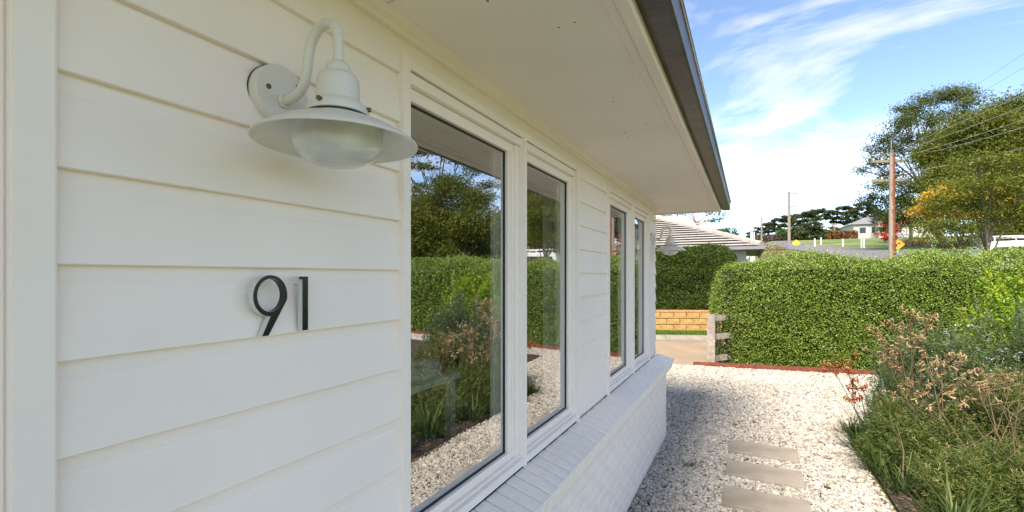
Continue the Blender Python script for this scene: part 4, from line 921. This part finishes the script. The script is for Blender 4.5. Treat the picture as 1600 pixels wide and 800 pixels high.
# ------------------------------------------------------------ utility poles and wires
def cross_arm(m, c, d, L, s=.055): m.tube([c-d*L, c+d*L], s, 4)
def utility_pole(label, base, top, r, mt, arms, adir, ins=True):
    base = Vector(base); t = thing('utility_pole', label, 'utility pole', base)
    m = MB(); m.tube([base-Vector((0, 0, .3)), base.lerp(top, .5), top], [r*1.15, r, r*.8], 12); m.build('pole', mt, t, smooth=True)
    ends = []
    for z, L in arms:
        c = Vector((top.x, top.y, z))+Vector((-adir.y, adir.x, 0))*r; m = MB(); m.box(-L, L, -.06, .06, -.08, .08)
        vs = [c+adir*x+Vector((-adir.y, adir.x, 0))*y+Vector((0, 0, zz_)) for x, y, zz_ in m.v]; q = MB(); q.add(vs, m.f); ar = q.build('cross_arm', M['poleold'], t)
        for s in (-.9, -.45, .45, .9):
            p = c+adir*L*s; m = MB(); m.lathe(p, [(.015, .05), (.05, .10), (.06, .16), (.04, .22), (.0, .25)], 8); m.build('insulator', M['insul'], ar); ends.append(p+Vector((0, 0, .24)))
    return t, ends
wd = Vector((1.0, -12.7, 0)).normalized(); ad_ = Vector((wd.y, -wd.x, 0))
bB = base_at(1394, 32); tB = pxd(1394, 240, 32); tB.x, tB.y = bB.x, bB.y
pB, eB = utility_pole('tall red and grey weathered timber power pole behind the hedge', bB, tB, .19, M['redpole'], [(pxd(1394, 251, 32).z, 1.2), (pxd(1394, 281, 32).z, 1.2)], Vector((.93, .37, 0)).normalized())
m_ = MB(); m_.tube([tB-Vector((.05, 0, .3)), tB+Vector((-.05, 0, .95))], .035, 6); m_.build('top_pin', M['poleold'], pB)
bA = base_at(1233, 75); tA = Vector((bA.x, bA.y, pxd(1233, 299, 75).z))
pA, eA = utility_pole('grey timber power pole with two cross arms near the yellow sign', bA, tA, .21, M['poleold'], [(pxd(1233, 302.5, 75).z, 1.25), (pxd(1233, 323, 75).z, 1.15)], Vector((.95, .3, 0)).normalized())
bF = base_at(1190, 105); tF = Vector((bF.x, bF.y, pxd(1190, 339, 105).z)); pF, eF = utility_pole('distant thin power pole near the end of the tiled roof', bF, tF, .17, M['poleold'], [(pxd(1190, 345, 105).z, 1.1)], Vector((.95, .3, 0)).normalized())
bG = base_at(1304, 92); tG = Vector((bG.x, bG.y, pxd(1304, 349, 92).z)); pG, eG = utility_pole('distant thin grey pole above the red hedge', bG, tG, .14, M['poleold'], [(pxd(1304, 351, 92).z, .6)], Vector((.95, .3, 0)).normalized())
bH = base_at(1423, 52); tH = Vector((bH.x, bH.y, pxd(1423, 322, 52).z)); utility_pole('short bare grey pole beside the yellow topped tree', bH, tH, .17, M['poleold'], [], Vector((1, 0, 0)))
for u, v0 in ((1173.5, 362), (1176, 362), (1178.5, 362)):
    b_ = base_at(u, 60); m_ = MB(); m_.tube([b_-Vector((0, 0, .2)), Vector((b_.x, b_.y, pxd(u, v0, 60).z))], .055, 6); o = m_.build('flag_pole', M['whitepost']); o.data.transform(Matrix.Translation(-b_)); o.location = b_
    tag(o, 'slim white pole past the end of the tiled roof', 'pole', 'slim white poles')
bC = Vector((15.6, -3.0, 0)); pC, eC = utility_pole('timber power pole by the street, standing beside the house frontage', bC, Vector((15.6, -3, 10.6)), .18, M['poleold'], [(10.2, 1.2), (9.0, 1.2)], Vector((.98, .2, 0)).normalized())
def wire(label, a, b, sag, r=.012, group='power lines along the street'):
    pts = [a.lerp(b, i/14)-Vector((0, 0, sag*4*(i/14)*(1-i/14))) for i in range(15)]; m = MB(); m.tube(pts, r, 5); o = m.build('power_line', M['wire']); o.data.transform(Matrix.Translation(-a)); o.location = a
    return tag(o, label, 'power line', group)
# wires leave the red pole towards the street pole; pass points read off the picture at wire height
for (k, (u, v)) in enumerate(((1600, 137), (1600, 156), (1600, 178), (1600, 190))):
    a = eB[k]; dep = FPX*(a.z-.1-CH)/(VH-v); p = pxd(u, v, dep); b = a+(p-a)*2.6; b.z = a.z+.2
    wire('power line running from the red timber pole upper arm past the trees', a, b, .5)
a = eB[5]; dep = FPX*(a.z-CH)/(VH-219); p = pxd(1600, 219, dep); wire('low power line running from the red timber pole lower arm past the trees', a, a+(p-a)*2.2, .4, r=.016)
for k, v in enumerate((76, 98)):
    a = tB+Vector((-.05+.1*k, 0, .95-.25*k)); dep = FPX*(a.z-CH)/(VH-v); p = pxd(1600, v, dep); wire('thin top wire crossing the sky above the trees', a, a+(p-a)*2.2, .2, r=.007, group='top wires')
for k in (0, 3): wire('power line strung between the grey pole and the red timber pole', eA[k], eB[k], 1.2, r=.010)
for k in (0, 3): wire('power line strung between the two far poles', eA[4+k], eF[k], .8, r=.014)

# ------------------------------------------------------------ signs
def diamond_sign(label, u, v, D, half, mt, kind):
    c = pxd(u, v, D); base = Vector((c.x, c.y, th(c.x, c.y)-.03)); t = thing('road_sign', label, 'road sign', base)
    m = MB(); m.tube([base-Vector((0, 0, .1)), c+Vector((0, .04, half*.6))], .03, 8); m.build('post', M['steel'], t)
    f = Vector((CX-c.x, -c.y, 0)).normalized(); s = Vector((-f.y, f.x, 0)); z = Vector((0, 0, 1))
    def plate(pts, th0, th1, nm, mm):
        n = len(pts); m = MB(); vs = [c+s*x+z*y+f*th0 for x, y in pts]+[c+s*x+z*y+f*th1 for x, y in pts]; m.add(vs, [tuple(range(n)), tuple(range(n, 2*n))[::-1]]+[(i, (i+1) % n, n+(i+1) % n, n+i) for i in range(n)]); m.build(nm, mm, t)
    plate([(0, -half), (half, 0), (0, half), (-half, 0)], .0, .012, 'panel', mt)
    k = half
    if kind == 'arrow':   # curve arrow: stem, bend, head
        plate([(-.28*k, -.42*k), (-.10*k, -.42*k), (-.10*k, -.02*k), (.02*k, .10*k), (.18*k, .10*k), (.18*k, .27*k), (-.06*k, .27*k), (-.28*k, .06*k)], .0125, .016, 'symbol', M['signblack'])
        plate([(.18*k, -.02*k), (.46*k, .185*k), (.18*k, .39*k)], .0125, .016, 'symbol', M['signblack'])
    else:
        n = 14; plate([(.26*k*math.cos(2*math.pi*i/n), .06*k+.26*k*math.sin(2*math.pi*i/n)) for i in range(n)], .0125, .016, 'symbol', M['signblack'])
        plate([(-.10*k, -.42*k), (.10*k, -.42*k), (.10*k, -.20*k), (-.10*k, -.20*k)], .0125, .016, 'symbol', M['signblack'])
        plate([(.14*k*math.cos(2*math.pi*i/n), .08*k+.12*k*math.sin(2*math.pi*i/n)) for i in range(n)], .0165, .018, 'symbol', mt)
diamond_sign('yellow diamond road sign with black symbol beside the grey power pole', 1244, 380, 66, .50, M['yellow'], 'round')
diamond_sign('orange diamond road sign with black curved arrow by the red timber pole', 1403, 382, 42, .50, M['orange'], 'arrow')
c = pxd(1408, 371, 50); base_ = Vector((c.x, c.y, th(c.x, c.y))); t = thing('give_way_sign', 'small pale triangular sign behind the orange arrow sign', 'road sign', base_)
m_ = MB(); m_.tube([base_-Vector((0, 0, .1)), c], .03, 6); m_.build('post', M['steel'], t)
f_ = Vector((CX-c.x, -c.y, 0)).normalized(); s_v = Vector((-f_.y, f_.x, 0)); m_ = MB(); tri = [(-.38, .33), (.38, .33), (0, -.33)]; m_.add([c+s_v*x+Vector((0, 0, y))+f_*.045 for x, y in tri]+[c+s_v*x+Vector((0, 0, y))+f_*.06 for x, y in tri], [(0, 1, 2), (5, 4, 3), (0, 1, 4, 3), (1, 2, 5, 4), (2, 0, 3, 5)]); m_.build('panel', M['whitepost'], t)
# roadside posts
for u, v, D, h in ((1346, 385, 52, 1.05), (1350, 385, 52.4, 1.05), (1273, 386, 60, 1.1), (1283, 383, 66, 1.0), (1292.5, 393, 40, 1.0), (1299, 394, 40, 1.0), (1317, 387, 58, .9)):
    c = pxd(u, v, D); b_ = Vector((c.x, c.y, th(c.x, c.y)-.05)); gr = u in (1292.5, 1299)
    m_ = MB(); m_.box(b_.x-.07, b_.x+.07, b_.y-.05, b_.y+.05, b_.z, max(b_.z+h, c.z)); o = m_.build('guide_post', M['timber'] if gr else M['whitepost'], bevel=.01); o.data.transform(Matrix.Translation(-b_)); o.location = b_
    tag(o, 'grey timber post standing at the road edge' if gr else 'short white guide post by the road', 'post', 'grey road edge posts' if gr else 'white guide posts')

# ------------------------------------------------------------ far houses, hedge, vehicle
def far_house(label, c, Lx, Ly, hw, hr, wallm, roofm, rot=0, wins=()):
    t = thing('distant_house', label, 'house', c); X, Y = Lx/2, Ly/2; c = Vector(c)
    rt = Matrix.Rotation(rot, 3, 'Z')
    def bld(m, nm, mm, par=t): m.v = [tuple(c+rt @ Vector(v)) for v in m.v]; return m.build(nm, mm, par)
    m = MB(); m.box(-X, X, -Y, Y, -1.2, hw); wl_ = bld(m, 'wall', wallm)
    e = .5; m = MB(); v = [(-X-e, -Y-e, hw), (X+e, -Y-e, hw), (X+e, Y+e, hw), (-X-e, Y+e, hw), (-X+Y*.75, 0, hw+hr), (X-Y*.75, 0, hw+hr)]
    m.add(v, [(0, 1, 5, 4), (1, 2, 5), (2, 3, 4, 5), (3, 0, 4), (0, 3, 2, 1)]); bld(m, 'roof', roofm)
    for (x0, x1, z0, z1) in wins:
        m = MB(); m.box(x0-.08, x1+.08, -Y-.06, -Y-.002, z0-.08, z1+.08); wi = bld(m, 'window', M['whitepost'])
        m = MB(); m.box(x0, x1, -Y-.075, -Y-.061, z0, z1); bld(m, 'pane', M['farglass'], wi)
    return t
hb = base_at(1372, 90); far_house('distant white house with grey hip roof above the lawn', (hb.x+1.0, hb.y+4, th(hb.x, hb.y)+.2), 11, 8, 2.7, 1.7, M['farwall'], M['fargrey'], .12, [(-4.6, -3.5, .9, 2.1), (-2.6, -1.2, .9, 2.1), (-.4, .3, .2, 2.1), (1.2, 2.6, .9, 2.1)])
hb2 = base_at(1428, 82); far_house('distant grey roofed house half hidden behind the red maple', (hb2.x, hb2.y+4, th(hb2.x, hb2.y)+.8), 9, 7, 3.4, 2.0, M['farwall'], M['fargrey'], -.1, [(-3.6, -2.4, 1.0, 2.3), (-1, .6, 1.0, 2.3)])
hb3 = mir(664, 431, 44); hb3.z = th(hb3.x, hb3.y); far_house('blue grey roofed shed reflected above the hedge in the left pane', (hb3.x, hb3.y, hb3.z), 7, 5, 2.2, 1.9, M['farwall'], M['bluegrey'], -.7, [(-1.2, 1.0, .8, 1.8)])
p0, p1 = base_at(1299, 84), base_at(1343, 84)
hedge('red_hedge', 'clipped red topped autumn hedge before the distant white house', (p0.x, p0.y), (p1.x, p1.y), 1.6, 1.5, 60, (.30, .16), M['rust'], 31, base=th(p0.x, p0.y)+.1, rough=.1, up=.1)
# parked utility vehicle glimpsed over the hedge at the right
vb = base_at(1625, 23); vb.z = th(vb.x, vb.y)
t = thing('parked_van', 'white van with a roof rack showing above the hedge', 'van', vb)
def vloc(pts): return [(vb.x+x, vb.y+y, vb.z+z) for x, y, z in pts]
prof = [(-2.3, .45), (-2.3, 2.05), (-2.1, 2.3), (.9, 2.35), (1.5, 1.45), (2.3, 1.25), (2.4, .5)]
m_ = MB(); m_.prism([(x, z) for x, z in prof], 1, -.9, .9); m_.v = vloc(m_.v); vbod = m_.build('body', M['carpaint'], t, bevel=.06)
m_ = MB(); m_.prism([(-2.0, 1.45), (-2.0, 2.0), (.75, 2.05), (1.15, 1.45)], 1, -.915, -.902); m_.v = vloc(m_.v); m_.build('side_window', M['farglass'], t)
for x in (-1.45, 1.5):
    for y in (-.82, .82):
        m_ = MB(); m_.tube([(x, y-.11, .34), (x, y+.11, .34)], .34, 18); m_.v = vloc(m_.v); wh = m_.build('wheel', M['tyre'], t); m_ = MB(); m_.tube([(x, y-.12, .34), (x, y+.12, .34)], .19, 14); m_.v = vloc(m_.v); m_.build('rim', M['steel'], wh)
m_ = MB()
for y in (-.7, .7): m_.tube([(-2.0, y, 2.55), (.7, y, 2.55)], .03, 6)
for x in (-1.9, -.6, .6):
    m_.tube([(x, -.7, 2.55), (x, .7, 2.55)], .03, 6)
    for y in (-.7, .7): m_.tube([(x, y, 2.28), (x, y, 2.55)], .03, 6)
m_.v = vloc(m_.v); m_.build('roof_rack', M['whitepost'], t)

# ------------------------------------------------------------ the shrub bed
# bark chips on the soil
n = 7000; P = np.column_stack([rng.uniform(1.99, 4.6, n), rng.uniform(3.0, 6.7, n), rng.uniform(.006, .03, n)])
V, F = leaf_geo(P, .045, .018, bias=(0, 0, 1), bw=1.5); struct(np_mesh('mulch_chips', V, F, M['chips']), 'stuff')
def ribbon_leaves(name, specs, material, parent, seg=6):
    """specs: (base, azimuth, length, width, rise, droop)"""
    V, F, T = [], [], []
    for (b0, az, L, w_, rise, droop) in specs:
        d = np.array([math.cos(az), math.sin(az), 0]); s = np.array([-d[1], d[0], 0]); k = len(V)*0+sum(len(v) for v in V); vv = []
        for i in range(seg+1):
            t = i/seg; r = L*(t*math.cos(rise)); z = L*(t*math.sin(rise)-droop*t*t); wd_ = w_*(1-.85*t**2.2)/2
            c = np.array(b0)+d*r+np.array([0, 0, max(z, .012-b0[2])]); vv.append(c-s*wd_); vv.append(c+s*wd_+np.array([0, 0, w_*.15]))
        V.append(np.array(vv)); tn = rng.beta(2, 2)
        for i in range(seg): F.append((k+2*i, k+2*i+1, k+2*i+3, k+2*i+2)); T.append(tn)
    return np_mesh(name, np.concatenate(V), F, material, parent, T, smooth=True)
def strap_clump(label, c, n, L, w_=.014, spread=.10):
    t = thing('strap_leaf_plant', label, 'plant', (c[0], c[1], 0)); sp = []
    for _ in range(n):
        r = random.uniform(0, spread); a = random.uniform(0, 6.28); sp.append(((c[0]+r*math.cos(a), c[1]+r*math.sin(a), .01), a+random.uniform(-.7, .7), L*random.uniform(.55, 1.15), w_*random.uniform(.7, 1.3), R(random.uniform(38, 84)), random.uniform(.25, .75)))
    ribbon_leaves('leaf', sp, M['strap'], t); return t
strap_clump('dark green strappy clump leaning over the gravel at the bed corner', (2.12, 4.95), 60, .52, .012, .15)
strap_clump('dark green strappy clump half under the low grey green bush', (2.12, 5.65), 130, .60, .015, .15)
strap_clump('strappy clump beside the dark timber edging, mirrored in the pane', (2.22, 4.20), 150, .62, .015, .14)
strap_clump('strappy clump with leaves arching over the timber edging', (2.02, 5.32), 120, .58, .014, .10)
strap_clump('low strappy tuft at the gravel edge below the orange flowers', (1.99, 5.95), 80, .42, .012, .10)
strap_clump('low strappy tuft at the gravel edge beside the far paver', (2.0, 6.5), 70, .38, .012, .12)
strap_clump('strappy clump at the near end of the shrub bed', (2.35, 3.55), 150, .80, .018, .15)
strap_clump('small strappy clump at the far corner of the shrub bed', (2.15, 6.35), 90, .45, .012, .12)
def bush(name, label, c, r, h, stems, sprigs, leaf, material, twigm, seed, flowers=0, sp_len=.16, per=26, z0=.12, needle=True, topy=1.0):
    """sprigs of needles on twigs filling an uneven dome"""
    rg = np.random.default_rng(seed); c = np.array(c, float); t = thing(name, label, 'shrub', (c[0], c[1], 0))
    az = rg.uniform(0, 6.283, sprigs); el = np.arcsin(rg.uniform(-.05, 1, sprigs)); rr_ = rg.uniform(.35, 1, sprigs)**.5
    lob = np.array([.80+.32*mnoise.noise(Vector((math.cos(a)*1.7+seed, math.sin(a)*1.7, e*1.9))) for a, e in zip(az, el)])
    tip = np.column_stack([c[0]+r[0]*lob*rr_*np.cos(az)*np.cos(el), c[1]+r[1]*lob*rr_*np.sin(az)*np.cos(el), z0+(h-z0)*lob*rr_*np.sin(el)*topy+.05*rg.normal(size=sprigs)])
    out = unit(tip-np.array([c[0], c[1], h*.15])); out = unit(out+np.array([0, 0, .45])+.35*rg.normal(size=(sprigs, 3)))
    L = sp_len*rg.uniform(.6, 1.3, sprigs); V, F = [], []
    own = np.repeat(np.arange(sprigs), per); s = rg.uniform(0, 1, len(own))
    P = tip[own]-out[own]*(L[own]*(1-s))[:, None]; side = unit(np.cross(out[own], rg.normal(size=(len(own), 3)))); ldir = unit(out[own]*.9+side)
    P = P+ldir*leaf[0]*.5; P[:, 2] = np.maximum(P[:, 2], .02)
    tn = np.clip(.75*np.repeat(rg.beta(1.1, 1.4, sprigs), per)+.25*s+.2*rg.uniform(0, 1, len(own))-.05, 0, 1)
    leaves('foliage', P, leaf[0], leaf[1], material, t, tdir=ldir, tw=6.0, tone=tn)
    m = MB(); root = Vector((c[0], c[1], 0))
    for k in rg.choice(sprigs, stems, replace=False):
        q = Vector(tip[k]); b0 = root+Vector((rg.normal(0, .08), rg.normal(0, .08), -.01)); mid = b0.lerp(q, .5)+Vector((rg.normal(0, .05), rg.normal(0, .05), .06)); m.tube([b0, b0.lerp(mid, .5), mid, q], [.009, .007, .005, .0018], 4, cap=False)
    m.build('stem', twigm, t)
    if flowers:
        k = rg.choice(np.where(rr_ > .8)[0], flowers); fp = np.repeat(tip[k], 5, 0)+rg.normal(size=(flowers*5, 3))*.010; struct(leaves('flower', fp, .017, .012, M['lilac'], t), 'stuff')
    return t
bush('rosemary_bush', 'grey green fine leaved bush with tiny lilac flowers behind the brown kangaroo paws', (2.78, 6.55), (.80, .75), 1.60, 90, 3800, (.028, .0075), M['westringia'], M['twig'], 5, flowers=110)
bush('rosemary_bush', 'tallest grey green fine leaved bush with lilac flowers before the lime shrub', (3.55, 6.75), (.80, .8), 1.78, 80, 3600, (.028, .0078), M['westringia'], M['twig'], 6, flowers=120)
bush('rosemary_bush', 'low grey green bush at the gravel edge behind the orange flowers', (2.34, 6.05), (.42, .52), 1.05, 40, 1900, (.024, .0068), M['westringia'], M['twig'], 12, flowers=45)
bush('fine_leaf_shrub', 'olive green needle shrub under the straw coloured kangaroo paw', (3.05, 5.55), (.74, .58), 1.18, 70, 2100, (.040, .0056), M['casuarina'], M['twig'], 9, sp_len=.28, per=40)
bush('fine_leaf_shrub', 'low green needle shrub spilling over the gravel under the orange flowers', (2.22, 5.60), (.42, .48), .82, 40, 1500, (.038, .0058), M['casuarina'], M['twig'], 23, sp_len=.24)
bush('fine_leaf_shrub', 'low olive green needle shrub behind the strappy clump at the bed corner', (2.50, 5.35), (.48, .48), .72, 50, 1500, (.040, .0056), M['casuarina'], M['twig'], 17, sp_len=.24)
bush('fine_leaf_shrub', 'olive green needle shrub at the bed front, beside the bare dry stems', (2.75, 4.75), (.55, .50), .66, 50, 1500, (.040, .0056), M['casuarina'], M['twig'], 18, sp_len=.24)
bush('fine_leaf_shrub', 'small dense needle shrub at the bed front between two strappy clumps', (2.42, 4.72), (.40, .38), .55, 40, 1000, (.038, .0055), M['casuarina'], M['twig'], 27, sp_len=.22)
bush('fine_leaf_shrub', 'olive green needle shrub mirrored in the window, near end of bed', (3.2, 3.9), (.7, .6), 1.25, 60, 2200, (.034, .0055), M['casuarina'], M['twig'], 10, sp_len=.2)
bush('rosemary_bush', 'grey green lilac flowered bush mirrored in the window', (3.9, 4.9), (.85, .75), 1.65, 60, 2400, (.032, .009), M['westringia'], M['twig'], 19, flowers=90)
bush('lime_shrub', 'bright lime green leafy shrub behind the lilac flowered bushes', (4.15, 8.15), (1.0, .8), 2.28, 60, 2600, (.055, .019), M['lime'], M['redtwig'], 13, sp_len=.24, per=22)
bush('lime_shrub', 'lime green leafy shrub at the right of the bed, mirrored in the pane', (5.5, 6.2), (1.0, .9), 2.0, 50, 2000, (.06, .021), M['lime'], M['redtwig'], 14, sp_len=.24, per=20)
bush('fine_leaf_shrub', 'tall olive needle shrub at the back of the bed, mirrored in the pane', (5.0, 4.6), (.9, .8), 1.7, 60, 2200, (.04, .008), M['casuarina'], M['twig'], 20, sp_len=.22)
# kangaroo paws: tall dry stems with clusters of claw flowers
def paw(label, base, tips, fm, sm, seed, claws=16, size=.036):
    rg = np.random.default_rng(seed); t = thing('kangaroo_paw', label, 'plant', (base[0], base[1], 0))
    for tip in tips:
        tip = Vector(tip); b0 = Vector((base[0]+rg.normal(0, .05), base[1]+rg.normal(0, .05), .0)); mid = b0.lerp(tip, .55)+Vector((rg.normal(0, .05), rg.normal(0, .05), .04))
        m = MB(); m.tube([b0, b0.lerp(mid, .5), mid, mid.lerp(tip, .6), tip], [.0042, .004, .0034, .0026, .0016], 5); P = []
        for k in range(6):      # flower branchlets
            e = tip+Vector((rg.normal(0, .06), rg.normal(0, .06), rg.uniform(-.06, .07))); s = mid.lerp(tip, rg.uniform(.6, .95)); m.tube([s, s.lerp(e, .5)+Vector((0, 0, .01)), e], [.0025, .002, .0015], 4); P += [np.array(e)+rg.normal(size=3)*.016 for _ in range(claws//4)]
        st = m.build('stem', sm, t)
        # claws: small tubular flowers, three-sided spindles
        P = np.array(P); n = len(P); dr = unit(rg.normal(size=(n, 3))+np.array([0, 0, .3])); sd = unit(np.cross(dr, rg.normal(size=(n, 3)))); s2 = np.cross(dr, sd); Lc = size*rg.uniform(.7, 1.3, (n, 1)); wc = Lc*.17
        ring0 = [P-dr*Lc/2+.3*(sd*math.cos(a)+s2*math.sin(a))*wc for a in (0, 2.09, 4.19)]; ring1 = [P+dr*Lc*.1+(sd*math.cos(a)+s2*math.sin(a))*wc for a in (0, 2.09, 4.19)]; ring2 = [P+dr*Lc*.5+(sd*math.cos(a)+s2*math.sin(a))*wc*1.3+sd*Lc*.15 for a in (0, 2.09, 4.19)]
        V = np.stack(ring0+ring1+ring2, 1).reshape(-1, 3); F = []; T = []
        for i in range(n):
            q = i*9; tt = rg.beta(2, 2)
            for a, b_ in ((0, 3), (3, 6)):
                for j in range(3): F.append((q+a+j, q+a+(j+1) % 3, q+b_+(j+1) % 3, q+b_+j)); T.append(tt)
        struct(np_mesh('flower_head', V, F, fm, t, T), 'stuff')
    return t
def tp(u, v, D): return pxd(u, v, D)
paw('dry kangaroo paw with orange red flower claws leaning over the gravel', (2.16, 5.75), [tp(1300, 574, 4.75), tp(1316, 566, 4.8), tp(1330, 592, 4.7), tp(1345, 600, 4.75), tp(1338, 622, 4.7)], M['orangepaw'], M['strap'], 41, claws=22, size=.040)
paw('tall dry kangaroo paw with brown flower claws beside the grey green bush', (2.42, 5.75), [tp(1376, 522, 4.5), tp(1395, 505, 4.5), tp(1422, 490, 4.5), tp(1446, 503, 4.5), tp(1405, 540, 4.5), tp(1380, 548, 4.45), tp(1432, 530, 4.5), tp(1392, 566, 4.5)], M['drypaw'], M['redtwig'], 42, claws=22, size=.040)
paw('dry kangaroo paw with brown flower claws amid grey green bushes', (2.55, 5.45), [tp(1470, 556, 4.2), tp(1452, 570, 4.2), tp(1478, 594, 4.2), tp(1440, 606, 4.2), tp(1412, 616, 4.2), tp(1450, 630, 4.2), tp(1490, 566, 4.2)], M['drypaw'], M['twig'], 43, claws=22, size=.040)
paw('bleached dry kangaroo paw with straw coloured claws at the right of the bed', (2.95, 5.15), [tp(1512, 596, 4.0), tp(1545, 584, 4.0), tp(1566, 594, 4.0), tp(1580, 614, 4.0), tp(1530, 616, 3.9), tp(1498, 630, 3.9), tp(1590, 644, 3.9)], M['drypaw'], M['twig'], 44, claws=22, size=.040)
paw('dry kangaroo paw with brown claws near the mirrored end of the bed', (2.8, 4.2), [Vector((2.7, 4.3, 1.35)), Vector((2.9, 4.1, 1.5)), Vector((3.1, 4.35, 1.42)), Vector((2.6, 4.0, 1.2))], M['drypaw'], M['twig'], 45, claws=20)
# leaning bare twigs through the bed
t = thing('dry_branch', 'tangle of bare dry stems rising through the shrub bed', 'branch', (2.75, 5.05, 0))
m_ = MB()
for k in range(18):
    b0 = Vector((2.75+random.gauss(0, .26), 5.05+random.gauss(0, .15), 0)); e = b0+Vector((random.gauss(-.05, .38), random.gauss(.1, .25), random.uniform(.45, 1.15))); mid = b0.lerp(e, .5)+Vector((random.gauss(0, .05), random.gauss(0, .05), .05))
    m_.tube([b0, mid, e], [.006, .0045, .0016], 4, cap=False)
    for _ in range(2):
        s = mid.lerp(e, random.uniform(.1, .8)); m_.tube([s, s+Vector((random.gauss(0, .14), random.gauss(0, .1), random.uniform(.02, .2)))], [.003, .001], 4, cap=False)
m_.build('stem', M['twig'], t)
